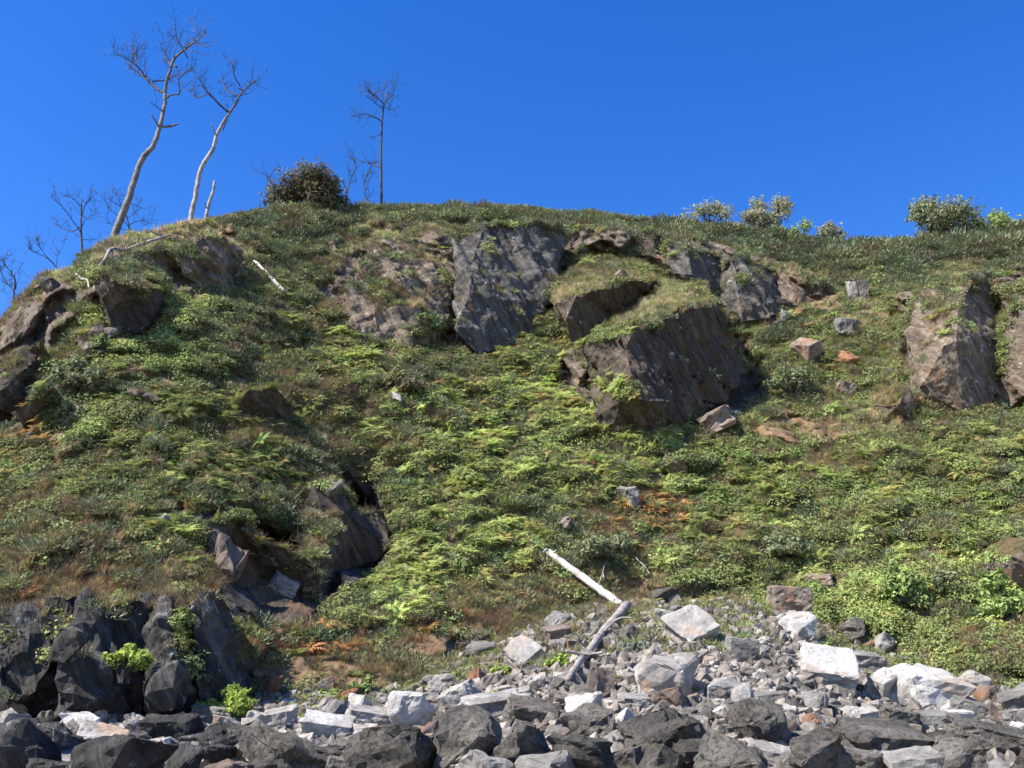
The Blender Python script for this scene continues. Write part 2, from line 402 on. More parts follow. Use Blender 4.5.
# mounds of single plants and thickets
def mound(p):
    q = np.stack([p[..., 0] * .52, p[..., 0] * 0 + .3, p[..., 2] * .62], -1) + .25 * fbm(p * [.8, 0, .8], 2, 71)[..., None] * [1, 0, 1]
    return q
e3, v3 = cells(mound(base), 73); e4, v4 = cells(mound(base) * 2.1 + 4.3, 74)
for q_, k_ in zip(ROCK_POLY[:4], (2.2, 1.6, 1.2, 1.2)):
    qy_ = np.array(q_, float)[:, 1]; m_ = np.clip(poly_sd(PX, PY, q_) / 10 + .5, 0, 1)
    blocky = blocky + m_ * k_ * ((qy_.mean() - PY) / (np.ptp(qy_) / 2) + .2)
calm = np.zeros_like(PX)
for b in [(165, 232, 90, 16), (560, 600, 150, 26), (860, 350, 60, 80), (430, 660, 150, 22), (60, 290, 50, 20), (640, 300, 60, 40)]: calm = np.maximum(calm, blob(PX, PY, *b))
lump = .6 * lump + (1 - .75 * calm) * (.95 * (.25 + v3) * np.clip(e3 * 1.5, 0, 1) ** .6 + .42 * v4 * np.clip(e4 * 1.6, 0, 1) ** .6)
edge = np.clip((PY - c_) / 12, 0, 1)
disp = (lump * (1 - rockm) + blocky * rockm + .2 * earthm * fbm(base * 1.4, 3, 51)) * (.25 + .75 * edge)
# recesses in the hill behind the built crags
def pit(px, py, cx, cy, rx, ry, ang, k=7):
    a = math.radians(ang); dx = px - cx; dy = py - cy
    r_ = np.sqrt(((dx * math.cos(a) + dy * math.sin(a)) / rx) ** 2 + ((-dx * math.sin(a) + dy * math.cos(a)) / ry) ** 2)
    return 1 / (1 + np.exp((r_ - 1) * k))
PITS = [(722, 368, 34, 48, -35, 3.2), (358, 536, 30, 40, -8, 4.2), (266, 566, 58, 36, 36, 4.0), (566, 262, 9, 55, 8, 1.5), (132, 308, 30, 28, 20, 1.5), (990, 340, 12, 50, 0, 1.8), (712, 280, 20, 26, 10, 1.5), (266, 410, 22, 12, 0, 1.6), (778, 290, 8, 24, 0, 1.2)]
pitm = np.zeros_like(PX)
for cx, cy, rx, ry, ang, d in PITS:
    m_ = pit(PX, PY, cx, cy, rx, ry, ang); disp = disp - d * m_
    if d > 1.55: pitm = np.maximum(pitm, m_)
HY = Yb - disp
HP = U(PX, PY, HY)
# plateau behind the crest, running back and slightly down
rows = []
last = HP[:, -1]
dirn = last - np.array([0, 0, last[0, 2]]); dirn[:, 2] = 0; dirn /= np.linalg.norm(dirn, axis=1, keepdims=True)
for dd, drop in ((.6, -.05), (1.5, .0), (3, .15), (6, .5), (12, 1.2), (25, 2.5), (60, 6), (140, 18), (300, 45)):
    q = last + dirn * dd; q[:, 2] -= drop; q[:, 2] += .18 * vnoise(q * .6, 8) * (dd < 30); rows.append(q)
allP = np.concatenate([HP, np.stack(rows, 1)], 1)
nc, nr = allP.shape[:2]
Vh = allP.reshape(-1, 3)
idx = np.arange(nc * nr).reshape(nc, nr)
Fh = np.stack([idx[:-1, :-1], idx[1:, :-1], idx[1:, 1:], idx[:-1, 1:]], -1).reshape(-1, 4)
def pad(a, val): return np.concatenate([a, np.full((nc, nr - NV), val)], 1).ravel()
hr, he = pad(rockm, 0), pad(earthm, 0)
soil = np.empty((nc * nr, 3)); soil[:] = (.135, .108, .062)
soil = soil * (1 - he[:, None]) + np.array((.235, .165, .108)) * he[:, None]
_t = np.cross(Vh[Fh[:, 1]] - Vh[Fh[:, 0]], Vh[Fh[:, 3]] - Vh[Fh[:, 0]]); _n = np.zeros_like(Vh)
for k in range(4): np.add.at(_n, Fh[:, k], _t)
_n /= np.linalg.norm(_n, axis=1, keepdims=True) + 1e-9; _n *= np.sign(_n[:, 2:3].mean() + 1e-9)
hledge = hr * np.clip((_n[:, 2] - .50) * 3.5, 0, 1) * (fbm(Vh * .5, 3, 95) > -.15)
_hx, _hy = P(Vh); hollow = np.clip(poly_sd(_hx, _hy, [(212, 516), (250, 506), (262, 535), (300, 560), (328, 568), (345, 515), (386, 510), (390, 560), (360, 578), (325, 610), (300, 624), (262, 624), (235, 602), (212, 566)]) / 5 + .5, 0, 1)
shoulder = np.clip(poly_sd(_hx, _hy, ROCK_POLY[1]) / 8 + .5, 0, 1)
veg_h = np.clip(1 - 1.15 * hr - .85 * he + (.62 - .3 * shoulder) * hledge, 0, 1) * (1 - hollow) * (1 - .85 * np.clip(poly_sd(_hx, _hy, [(-80, 640), (60, 612), (150, 606), (232, 612), (256, 700), (250, 745), (-80, 745)]) / 8 + .5, 0, 1)) * np.clip(1 - 1.6 * pad(pitm, 0), 0, 1)
hill = fast_mesh('hillside', Vh, Fh, [M['soil'], M['cliff_tan'], M['crag']], attrs={'soil': soil})
hill.data.polygons.foreach_set('use_smooth', np.ones(len(Fh), bool))
fr = np.maximum(hr, pad(pitm, 0))[Fh].mean(1); fpx, fpy = P(Vh[Fh].mean(1))
mi = np.where(fr > .5, 1, 0); mi = np.where((fr > .5) & (fpx < 400) & (fpy > 470), 2, mi)
hill.data.polygons.foreach_set('material_index', mi.astype(np.int32))
tag(hill, kind='structure')

# ------------------------------------------------------------------ beach and ground
FX = U(FOOT[:, 0], FOOT[:, 1], FOOT[:, 2])
def beach_z(x, y):
    ang = x / np.maximum(y, 6)
    fa = FX[:, 0] / FX[:, 1]
    fy = np.interp(ang, fa, FX[:, 1]); fz = np.interp(ang, fa, FX[:, 2])
    t = np.clip((y - 14) / (fy - 14), 0, 1.35)
    return .35 + (fz - .35) * t ** 1.1 - .25 * np.clip(1 - y / 14, 0, 3)
gx = np.concatenate([[-400, -200, -120, -80, -60, -48], np.arange(-40, 40.1, .3), [48, 60, 80, 120, 200, 400]])
gy = np.concatenate([[-60, -30, -12, 0, 6, 9], np.arange(11, 48, .3)])
GX, GY = np.meshgrid(gx, gy, indexing='ij')
GZ = beach_z(GX, GY)
gp = np.stack([GX, GY, GZ], -1)
GZ = GZ + .16 * fbm(gp * .8, 4, 61) * (GY > 8)
gp[..., 2] = GZ
ig = np.arange(GX.size).reshape(GX.shape)
Fg = np.stack([ig[:-1, :-1], ig[1:, :-1], ig[1:, 1:], ig[:-1, 1:]], -1).reshape(-1, 4)
beach = fast_mesh('beach', gp.reshape(-1, 3), Fg, [M['gravel']], smooth=True); tag(beach, kind='structure')
_bx, _by = P(gp.reshape(-1, 3)); _bt = np.interp(_bx, [0, 240, 262, 400, 440, 540, 600, 780, 850, 950, 1024], [722, 720, 694, 692, 662, 622, 600, 600, 644, 680, 700])
_bw = np.clip(1 - (_by - _bt) / 34, 0, 1) * .55
for _b in [(640, 640, 40, 16), (700, 655, 36, 10), (480, 676, 36, 12), (545, 655, 30, 14), (730, 630, 30, 16), (620, 618, 40, 14), (440, 668, 40, 10), (560, 625, 40, 18), (300, 706, 60, 8)]:
    _bw = np.maximum(_bw, .6 * blob(_bx, _by, *_b))
_bw = _bw * (_bx > 255) * (_bx < 1000)
BEACHSURF = (gp.reshape(-1, 3), np.concatenate([Fg[:, :3], Fg[:, [0, 2, 3]]]), _bw)
gr = fast_mesh('ground', np.array([(-3000, -3000, -1.6), (3000, -3000, -1.6), (3000, 3000, -1.6), (-3000, 3000, -1.6)]), np.array([[0, 1, 2, 3]]), [M['gravel']])
tag(gr, kind='structure')

# ------------------------------------------------------------------ rock outcrops
SURF = [(Vh, np.concatenate([Fh[:, :3], Fh[:, [0, 2, 3]]]), veg_h)]     # surfaces plants may grow on
def outcrop(verts, faces, mat, label, cat='rock outcrop', name='rock_outcrop', back=5.0, amp=.5, cut=6, grass=.9, seed=0, topmat=None, steep=.8, ledges=1):
    """verts: (px, py, metres the rock stands out of the hill); faces: (kind, i, j, ...), kind 'r' rock or 'g' grassed"""
    vs = np.array(verts, float); vs[:, 2] *= .82
    touch = np.zeros(len(vs)); 
    for f in faces:
        if f[0] == 'r': touch[list(f[1:])] = 1
    pyb = vs[touch > 0, 1].max()
    st = touch * steep
    y = S0(vs[:, 0], vs[:, 1]) * (1 - st) + S0(vs[:, 0], np.full(len(vs), pyb)) * st - vs[:, 2] - .25
    back = back + 4 * steep
    pts = U(vs[:, 0], vs[:, 1], y)
    bm = bmesh.new()
    bv = [bm.verts.new(p) for p in pts]
    for f in faces:
        try: fc = bm.faces.new([bv[i] for i in f[1:]]); fc.material_index = 1 if f[0] == 'g' else 0
        except ValueError: pass
    bmesh.ops.triangulate(bm, faces=bm.faces[:])
    bnd = [e for e in bm.edges if e.is_boundary]
    r = bmesh.ops.extrude_edge_only(bm, edges=bnd)
    nv = [g for g in r['geom'] if isinstance(g, bmesh.types.BMVert)]
    nvs = set(nv)
    for g in r['geom']:
        if isinstance(g, bmesh.types.BMFace): g.material_index = 0
    cen = pts.mean(0)
    for v_ in nv:
        v_.co.y += back; v_.co.z -= back * .25
        v_.co.x += (cen[0] - v_.co.x) * .25; v_.co.z += (cen[2] - v_.co.z) * .2
    be = [e for e in bm.edges if e.is_boundary]
    bmesh.ops.contextual_create(bm, geom=be)
    bmesh.ops.triangulate(bm, faces=bm.faces[:])
    bmesh.ops.recalc_face_normals(bm, faces=bm.faces[:])
    for fc in bm.faces:
        if any(v_ in nvs for v_ in fc.verts) and fc.normal.z > .25: fc.material_index = 1
    for it in range(cut):
        lim = .25
        es = [e for e in bm.edges if e.calc_length() > lim]
        if not es: break
        bmesh.ops.subdivide_edges(bm, edges=es, cuts=1, use_grid_fill=False)
        bmesh.ops.triangulate(bm, faces=bm.faces[:])
    bm.normal_update()
    co = np.array([v_.co[:] for v_ in bm.verts]); no = np.array([v_.normal[:] for v_ in bm.verts])
    g_ = np.zeros(len(co)); c2 = np.zeros(len(co))
    for fc in bm.faces:
        for v_ in fc.verts: g_[v_.index] += fc.material_index; c2[v_.index] += 1
    g_ = g_ / np.maximum(c2, 1)
    d = amp * strata(co, seed) * (1 - .5 * g_) + amp * .28 * fbm(co * 1.6, 4, seed + 3) + .2 * g_ * fbm(co * 1.2, 2, seed + 7)
    co = co + no * d[:, None]
    for v_, c in zip(bm.verts, co): v_.co = c
    me = bpy.data.meshes.new(name); bm.to_mesh(me)
    F3 = np.array([[v_.index for v_ in fc.verts] for fc in bm.faces])
    bm.free()
    # per-vertex soil tint for the grassed parts
    sc = np.ones((len(co), 4), np.float32); sc[:, :3] = (.13, .10, .06)
    me.attributes.new('soil', 'FLOAT_COLOR', 'POINT').data.foreach_set('color', sc.ravel())
    me.materials.append(mat); me.materials.append(topmat or M['soil'])
    o = bpy.data.objects.new(name, me); COL.objects.link(o)
    tag(o, label, cat)
    t_ = np.cross(co[F3[:, 1]] - co[F3[:, 0]], co[F3[:, 2]] - co[F3[:, 0]]); nv_ = np.zeros((len(co), 3))
    for k in range(3): np.add.at(nv_, F3[:, k], t_)
    nv_ /= np.linalg.norm(nv_, axis=1, keepdims=True) + 1e-9
    ledge = ledges * .45 * np.clip((nv_[:, 2] - .25) * 3, 0, 1) * (fbm(co * .7, 3, seed + 60) > -.05)
    SURF.append((co, F3, np.where(g_ > .55, grass, ledge)))
    return o

outcrop([(586, 343, 1), (618, 316, 1.2), (655, 283, 1.5), (700, 287, 2), (717, 302, 1.2), (690, 306, 3.0), (668, 313, 3.8), (650, 326, 4), (636, 326, 4.6), (626, 348, 4.4),
         (605, 338, 3), (632, 378, 4.6), (643, 400, 4.6), (620, 400, 3.0), (597, 418, .8), (612, 434, .4), (655, 440, .6), (678, 425, .6), (670, 360, 2.6), (695, 402, .4),
         (712, 410, -.8), (735, 385, -1.8), (752, 364, -2.8), (733, 335, -1.4), (598, 380, .2), (588, 362, .4)],
        [('g', 0, 1, 10), ('g', 1, 2, 6, 7), ('g', 1, 7, 8), ('g', 1, 8, 10), ('g', 2, 3, 5, 6), ('g', 3, 4, 5),
         ('r', 0, 10, 9, 25), ('r', 10, 8, 9), ('r', 25, 9, 11, 24), ('g', 24, 11, 12, 13), ('r', 24, 13, 14),
         ('r', 8, 7, 18, 9), ('r', 9, 18, 11), ('r', 11, 18, 19, 12), ('r', 12, 19, 17, 16), ('r', 13, 12, 16, 15), ('r', 14, 13, 15),
         ('r', 7, 6, 5, 18), ('r', 5, 4, 23, 18), ('r', 18, 23, 22, 21), ('r', 18, 21, 20, 19), ('r', 19, 20, 17)],
        M['cliff'], 'largest dark slanting rock slab jutting from the slope, grass along its left ridge', steep=.65, ledges=.3, amp=.65, seed=1)
outcrop([(556, 304, 2.2), (578, 293, 3.0), (605, 288, 3.0), (630, 281, 2.6), (655, 281, .8), (640, 296, .4), (615, 319, .3), (587, 345, .3), (570, 345, 1.0), (565, 322, 2.2),
         (550, 288, .2), (585, 260, .2), (632, 262, .2)],
        [('r', 0, 1, 9), ('r', 1, 2, 6, 9), ('r', 2, 3, 5, 6), ('r', 3, 4, 5), ('r', 9, 6, 7, 8), ('g', 0, 10, 11, 1), ('g', 1, 11, 2), ('g', 11, 12, 3, 2), ('g', 12, 4, 3)],
        M['cliff'], 'dark undercut rock block with a dry grass cap, just above left of the largest slab', ledges=.3, amp=.4, seed=2)
outcrop([(452, 235, 1.5), (485, 224, 2.4), (520, 221, 2.2), (562, 221, .8), (567, 235, -1), (558, 265, -1.2), (551, 300, -1.0), (532, 334, -.5), (505, 346, .3), (478, 354, 1),
         (455, 330, 1.6), (470, 290, 3), (475, 250, 2.8), (500, 300, 1.8), (515, 255, 1.4)],
        [('r', 0, 1, 12), ('r', 1, 2, 14, 12), ('r', 2, 3, 4, 14), ('r', 4, 5, 14), ('r', 5, 6, 13, 14), ('r', 12, 14, 13, 11), ('r', 6, 7, 13), ('r', 7, 8, 13), ('r', 8, 9, 11, 13), ('r', 9, 10, 11), ('r', 0, 12, 11, 10)],
        M['cliff_blue'], 'broad bluish slate face under the middle of the skyline', steep=.45, ledges=.3, amp=.55, seed=3)
outcrop([(345, 285, .7), (365, 272, 1), (375, 252, .8), (400, 246, .8), (440, 262, 1.2), (455, 290, 1.1), (450, 320, 1.1), (410, 346, .6), (380, 345, .6), (350, 325, .4), (400, 288, 2.2), (375, 310, 1.7), (425, 310, 1.9)],
        [('r', 0, 1, 11, 9), ('r', 1, 2, 3, 10), ('g', 1, 10, 11), ('r', 3, 4, 10), ('r', 4, 5, 12, 10), ('r', 5, 6, 12), ('g', 6, 7, 12), ('r', 7, 8, 11, 12), ('g', 10, 12, 11), ('r', 8, 9, 11)],
        M['cliff_tan'], 'broken pinkish grey crag with grass ledges, left of the bluish slate face', steep=.35, amp=.6, seed=4)
outcrop([(772, 268, .6), (790, 262, 1.0), (806, 270, 1.2), (828, 284, .8), (820, 300, .2), (800, 306, .3), (782, 304, .3), (800, 288, 1.5)],
        [('r', 0, 1, 7), ('r', 1, 2, 7), ('r', 2, 3, 7), ('r', 3, 4, 7), ('r', 4, 5, 7), ('r', 5, 6, 7), ('r', 6, 0, 7)],
        M['cliff_tan'], 'low tan ledges under the heath, right end of the long rock band', amp=.5, seed=21, steep=.4)
outcrop([(172, 250, .6), (190, 244, 1.2), (212, 240, 1.4), (236, 246, .8), (240, 268, -.2), (228, 290, -.6), (205, 288, -.4), (184, 276, .2), (205, 262, 1.3)],
        [('g', 0, 1, 8), ('r', 1, 2, 8), ('r', 2, 3, 4, 8), ('r', 4, 5, 8), ('r', 5, 6, 8), ('r', 6, 7, 8), ('r', 7, 0, 8)],
        M['cliff_tan'], 'crumbly brown crag with dark pockets at the right end of the left headland', amp=.7, seed=22, steep=.7, ledges=.3)
outcrop([(112, 262, .6), (132, 252, 1.1), (160, 248, 1.2), (172, 262, .4), (160, 276, -.3), (136, 276, .0), (120, 272, .4)],
        [('r', 0, 1, 5, 6), ('r', 1, 2, 5), ('r', 2, 3, 4, 5)],
        M['cliff_tan'], 'brown earthy ledge beneath the long bent grey root', amp=.6, seed=23, steep=.7, ledges=.3)
outcrop([(567, 230, 1), (600, 226, 1.8), (625, 234, 2), (650, 232, 2), (664, 240, 1.2), (668, 262, 0), (648, 266, .2), (620, 256, .3), (590, 248, .2), (568, 247, .1)],
        [('r', 0, 1, 8, 9), ('r', 1, 2, 7, 8), ('r', 2, 3, 6, 7), ('r', 3, 4, 5, 6)],
        M['cliff'], 'low dark rock band under the skyline heath, right of the deep cleft', steep=.4, amp=.5, seed=5)
outcrop([(666, 240, 1.0), (686, 243, 2.7), (693, 275, 2.3), (672, 273, .5), (722, 256, -.3), (718, 300, -.9), (730, 257, 2.2), (738, 292, 2.2), (764, 262, 1.2), (772, 318, .4), (743, 322, .9), (780, 272, -.8), (780, 314, -.8), (700, 300, .5)],
        [('r', 0, 1, 2, 3), ('r', 1, 4, 5, 2), ('r', 2, 5, 13), ('r', 4, 6, 7, 5), ('r', 6, 8, 9, 7), ('r', 7, 9, 10), ('r', 5, 7, 10), ('r', 8, 11, 12, 9)],
        M['cliff_blue'], 'ribbed grey cliff face with a shaded cleft, above right of the largest slab', steep=.45, amp=.5, seed=6)
outcrop([(922, 292, .8), (945, 282, 1.4), (972, 277, 2.3), (990, 272, .2), (994, 300, -.8), (1007, 330, -1.4), (1002, 360, -1.2), (998, 392, -1.4), (985, 404, -1.0), (962, 412, .0), (938, 400, .8), (924, 383, 1.8),
         (944, 345, 3.6), (956, 342, 3.6), (958, 308, 3.2), (908, 335, 1), (914, 362, 1.2), (940, 320, 2.0)],
        [('r', 0, 1, 17), ('r', 1, 2, 14, 17), ('r', 0, 17, 15), ('r', 15, 17, 12, 16), ('r', 17, 14, 13, 12), ('r', 16, 12, 11), ('r', 12, 13, 8, 9), ('r', 12, 9, 10, 11), ('r', 2, 3, 4, 14), ('r', 14, 4, 5, 13), ('r', 13, 5, 6, 8), ('r', 6, 7, 8)],
        M['cliff_tan'], 'tall buttress at the right with pale blocky left side and dark right side', steep=.5, amp=.45, seed=7)
outcrop([(1002, 292, .4), (1024, 282, 1.6), (1070, 280, 1.8), (1075, 398, 1), (1022, 396, 1), (1002, 380, .2), (1006, 338, .8), (1030, 335, 2.2)],
        [('r', 0, 1, 7, 6), ('r', 1, 2, 7), ('r', 2, 3, 7), ('r', 3, 4, 7), ('r', 4, 5, 6, 7)],
        M['cliff_tan'], 'rusty brown crag cut off by the right edge of the view', steep=.5, amp=.5, seed=8)
outcrop([(984, 562, .3), (998, 542, 1.2), (1040, 530, 1.8), (1060, 580, 1.2), (1012, 592, .3), (990, 584, .1), (1012, 556, 2)],
        [('g', 0, 1, 6), ('g', 1, 2, 6), ('r', 2, 3, 6), ('r', 3, 4, 6), ('r', 4, 5, 6), ('r', 5, 0, 6)],
        M['brown'], 'brown crag with reddish cap low at the right edge, above the leafy thicket', amp=.3, seed=9, grass=.2)
outcrop([(874, 404, .5), (880, 390, 1.2), (905, 385, 1.3), (917, 400, .7), (912, 420, .4), (885, 418, .6), (900, 403, 1.8)],
        [('g', 0, 1, 6), ('g', 1, 2, 6), ('r', 2, 3, 6), ('r', 3, 4, 6), ('r', 4, 5, 6), ('r', 5, 0, 6)],
        M['cliff_tan'], 'squat pinkish rock knob below left of the tall right buttress', amp=.3, seed=10, grass=.2)
outcrop([(88, 276, 2.2), (103, 271, 2.7), (118, 281, 2.9), (131, 288, 2.7), (158, 288, .6), (160, 304, -.2), (149, 326, -.6), (133, 336, -.8), (120, 331, .2), (108, 318, 1.4), (98, 300, 2.2), (133, 310, .1), (98, 255, .2), (128, 255, .2), (158, 270, .2)],
        [('r', 0, 1, 2, 10), ('r', 10, 2, 9), ('r', 2, 3, 11, 9), ('r', 3, 4, 5, 11), ('r', 5, 6, 7, 11), ('r', 7, 8, 9, 11), ('g', 0, 12, 1), ('g', 12, 13, 2, 1), ('g', 13, 14, 3, 2), ('g', 14, 4, 3)],
        M['cliff'], 'dark overhanging rock below the leaning dead pine at the top left', ledges=.3, amp=.35, seed=11)
outcrop([(312, 484, 1.0), (330, 477, 1.2), (344, 490, 1.1), (346, 512, 1.4), (384, 510, -.4), (390, 545, -1.0), (378, 558, -2.2), (352, 566, -3.2), (334, 594, -2.6), (322, 604, -1.0), (314, 566, .9), (335, 536, 1.5), (305, 505, .6), (300, 545, .8)],
        [('g', 0, 1, 2), ('r', 0, 2, 3, 12), ('r', 3, 4, 5, 6), ('r', 3, 6, 7, 11), ('r', 11, 7, 8, 10), ('r', 10, 8, 9), ('g', 12, 3, 11, 13), ('g', 13, 11, 10)],
        M['cliff'], 'dark hollow in the slope under a brown turf lip, left of the fern slope', ledges=0, steep=.15, amp=.35, seed=12)
outcrop([(208, 520, .4), (236, 512, .8), (256, 536, .9), (278, 544, 1.0), (312, 560, 1.0), (322, 604, -1.4), (300, 624, -.4), (262, 626, -.5), (234, 600, -2.0), (212, 566, -1.4), (262, 578, -3.2), (292, 588, -2.6)],
        [('r', 0, 1, 10, 9), ('r', 1, 2, 10), ('r', 2, 3, 11, 10), ('r', 3, 4, 5, 11), ('r', 5, 6, 11), ('r', 6, 7, 10, 11), ('r', 7, 8, 10), ('r', 8, 9, 10)],
        M['cliff'], 'shadowed brown gully wall beside the pale tipped boulder on the left slope', ledges=0, steep=.15, amp=.4, seed=13)
outcrop([(238, 402, .6), (250, 391, 1.2), (275, 392, 1.2), (291, 402, .6), (286, 420, -.6), (262, 424, -.8), (243, 418, -.4)],
        [('r', 0, 1, 2, 6), ('r', 2, 5, 6), ('r', 2, 3, 4, 5)], M['cliff'], 'small dark overhang among heather in the middle of the left slope', amp=.25, seed=14)
outcrop([(-5, 622, .8), (28, 606, 1.2), (60, 594, 1.0), (66, 640, 2.0), (52, 668, 2.2), (30, 700, 1.8), (-10, 706, 1.8), (22, 650, 2.2), (-12, 668, 2.0)],
        [('r', 0, 1, 7, 8), ('r', 1, 2, 3, 7), ('r', 3, 4, 7), ('r', 4, 5, 7), ('r', 5, 6, 8, 7)],
        M['crag'], 'slanting grey ledges of the dark shore crag at the bottom left edge', amp=.8, ledges=.25, seed=15)
outcrop([(60, 597, .8), (85, 590, .6), (100, 606, 1.4), (128, 598, .8), (152, 602, .4), (150, 680, .6), (150, 724, .6), (100, 726, 1.4), (60, 724, 1.8), (52, 690, 2.2), (66, 655, 2.2), (108, 668, 1.8), (90, 700, 2.0)],
        [('r', 0, 1, 2, 10), ('r', 2, 3, 11), ('r', 2, 11, 10), ('r', 3, 4, 5, 11), ('r', 5, 6, 7, 12), ('r', 5, 12, 11), ('r', 7, 8, 9, 12), ('r', 9, 10, 11, 12)],
        M['crag'], 'blackish shore crag around the bright green shrub', amp=.8, ledges=.25, seed=16)
outcrop([(145, 612, .8), (165, 600, .8), (178, 652, 2.2), (190, 662, 1.9), (200, 700, .8), (196, 724, .4), (150, 726, 1.2), (145, 690, 1.4), (168, 690, 2.2)],
        [('r', 0, 1, 2, 8), ('r', 2, 3, 8), ('r', 3, 4, 8), ('r', 4, 5, 6, 8), ('r', 6, 7, 8), ('r', 7, 0, 8)],
        M['crag'], 'pale crested rib of shore crag right of the bright green shrub', amp=.8, ledges=.25, seed=17)
outcrop([(190, 604, 1.2), (215, 592, 1.6), (236, 612, 1.4), (246, 690, .3), (246, 726, .0), (205, 728, .6), (196, 690, 1.2), (222, 670, 1.8)],
        [('r', 0, 1, 7), ('r', 1, 2, 7), ('r', 2, 3, 7), ('r', 3, 4, 5, 7), ('r', 5, 6, 7), ('r', 6, 0, 7)],
        M['crag'], 'smooth dark slab with white streaks at the right end of the shore crag', amp=.8, ledges=.25, seed=18)
outcrop([(-10, 366, .6), (20, 350, .8), (42, 340, .8), (46, 360, .2), (32, 385, -.4), (12, 402, -.2), (-12, 410, .4), (15, 372, 1.4)],
        [('g', 0, 1, 7), ('r', 1, 2, 7), ('r', 2, 3, 4, 7), ('r', 4, 5, 7), ('r', 5, 6, 7), ('r', 6, 0, 7)],
        M['cliff'], 'dark crag at the left edge halfway up, under a brown turf cap', amp=.7, steep=.5, seed=19, grass=.4)
outcrop([(15, 410, .5), (35, 393, 1.3), (52, 384, 1.2), (50, 402, -.2), (36, 425, -.5), (22, 432, -.3)],
        [('r', 0, 1, 5), ('r', 1, 2, 3, 4), ('r', 1, 4, 5)], M['cliff'], 'narrow grey ledge on the left slope just below the dark left edge crag', amp=.25, seed=20)

# ------------------------------------------------------------------ plants that cover the slope
def blade_fern(r, n=7, pairs=8):
    V, Fc = [], []
    for k in range(n):
        az = 2 * math.pi * (k + r.random() * .7) / n; L = .75 + .4 * r.random(); el0 = .9 + .35 * r.random()
        d = np.array([math.cos(az), math.sin(az), 0]); sd = np.array([-d[1], d[0], 0])
        roll = r.normal() * .35
        pts = []
        p = np.zeros(3); el = el0
        for j in range(pairs + 1):
            pts.append(p.copy()); p = p + (d * math.cos(el) + np.array([0, 0, math.sin(el)])) * L / pairs; el -= (el0 + .45) / pairs
        for j in range(1, pairs + 1):
            t = j / pairs; wl_ = L * .36 * (1 - t) ** .8 + .03
            ax = pts[j] - pts[j - 1]; up = np.cross(ax, sd); up /= np.linalg.norm(up) + 1e-9
            for sgn in (-1, 1):
                tip = pts[j] + sgn * sd * wl_ + ax * .9 + up * (roll * wl_ - .12 * wl_) * sgn * 0 - np.array([0, 0, .18 * wl_])
                i = len(V); V += [pts[j - 1] + ax * .1, pts[j] + ax * .05, tip]
                Fc.append((i, i + 1, i + 2))
    return np.array(V), np.array(Fc)

def blade_gorse(r, n=170):
    V, Fc = [], []
    for k in range(n):
        u = r.normal(size=3); u /= np.linalg.norm(u); u[2] = abs(u[2]) * .9 + .05
        c = u * (.25 + .55 * r.random() ** .5) * np.array([1, 1, .8])
        d = u + r.normal(size=3) * .45; d[2] += .35; d /= np.linalg.norm(d)
        s = np.cross(d, r.normal(size=3)); s /= np.linalg.norm(s); L = .17 + .16 * r.random(); w = .028 + .02 * r.random()
        i = len(V); V += [c - s * w, c + s * w, c + d * L]; Fc.append((i, i + 1, i + 2))
    return np.array(V), np.array(Fc)

def blade_leafy(r, n=190, size=.095):
    V, Fc = [], []
    for k in range(n):
        u = r.normal(size=3); u /= np.linalg.norm(u); u[2] = abs(u[2])
        c = u * (.3 + .6 * r.random() ** .5) * np.array([1, 1, .75])
        nrm = u + r.normal(size=3) * .5 + np.array([0, 0, .5]); nrm /= np.linalg.norm(nrm)
        a = np.cross(nrm, r.normal(size=3)); a /= np.linalg.norm(a); b = np.cross(nrm, a); s = size * (.6 + .8 * r.random())
        i = len(V); V += [c - a * s, c - b * s * .5 + nrm * s * .1, c + a * s, c + b * s * .5 + nrm * s * .1]
        Fc += [(i, i + 1, i + 2), (i, i + 2, i + 3)]
    return np.array(V), np.array(Fc)

def blade_grass(r, n=46):
    V, Fc = [], []
    for k in range(n):
        az = r.random() * 6.283; rad = .28 * r.random() ** .5; c = np.array([math.cos(az) * rad, math.sin(az) * rad, -.05])
        a2 = az + r.normal() * .8; d = np.array([math.cos(a2), math.sin(a2), 0]); lean = .2 + .7 * r.random(); L = .5 + .6 * r.random()
        s = np.array([-d[1], d[0], 0]) * (.014 + .012 * r.random())
        m_ = c + np.array([0, 0, L * .55]) + d * lean * L * .3; t = m_ + np.array([0, 0, L * .3]) + d * lean * L * .55
        i = len(V); V += [c - s, c + s, m_ + s * .8, m_ - s * .8, t]; Fc += [(i, i + 1, i + 2), (i, i + 2, i + 3), (i + 3, i + 2, i + 4)]
    return np.array(V), np.array(Fc)

def blade_twigs(r, n=16):
    V, Fc = [], []
    def seg(a, b, w0, w1):
        d = b - a; s = np.cross(d, r.normal(size=3)); s /= np.linalg.norm(s) + 1e-9
        s2 = np.cross(d, s); s2 /= np.linalg.norm(s2) + 1e-9
        i = len(V)
        for q, w in ((a, w0), (b, w1)):
            for k in range(3):
                an = k * 2.094; V.append(q + (s * math.cos(an) + s2 * math.sin(an)) * w)
        for k in range(3):
            k2 = (k + 1) % 3; Fc.append((i + k, i + k2, i + 3 + k2)); Fc.append((i + k, i + 3 + k2, i + 3 + k))
    for k in range(n):
        d = r.normal(size=3); d[2] = abs(d[2]) + .5; d /= np.linalg.norm(d); a = r.normal(size=3) * .1; a[2] = 0
        b = a + d * (.5 + .3 * r.random()); seg(a, b, .016, .010)
        for j in range(3):
            c = b + (d + r.normal(size=3) * .6) * .35; st = a + (b - a) * (.5 + .5 * r.random()); seg(st, c, .010, .004)
    return np.array(V), np.array(Fc)

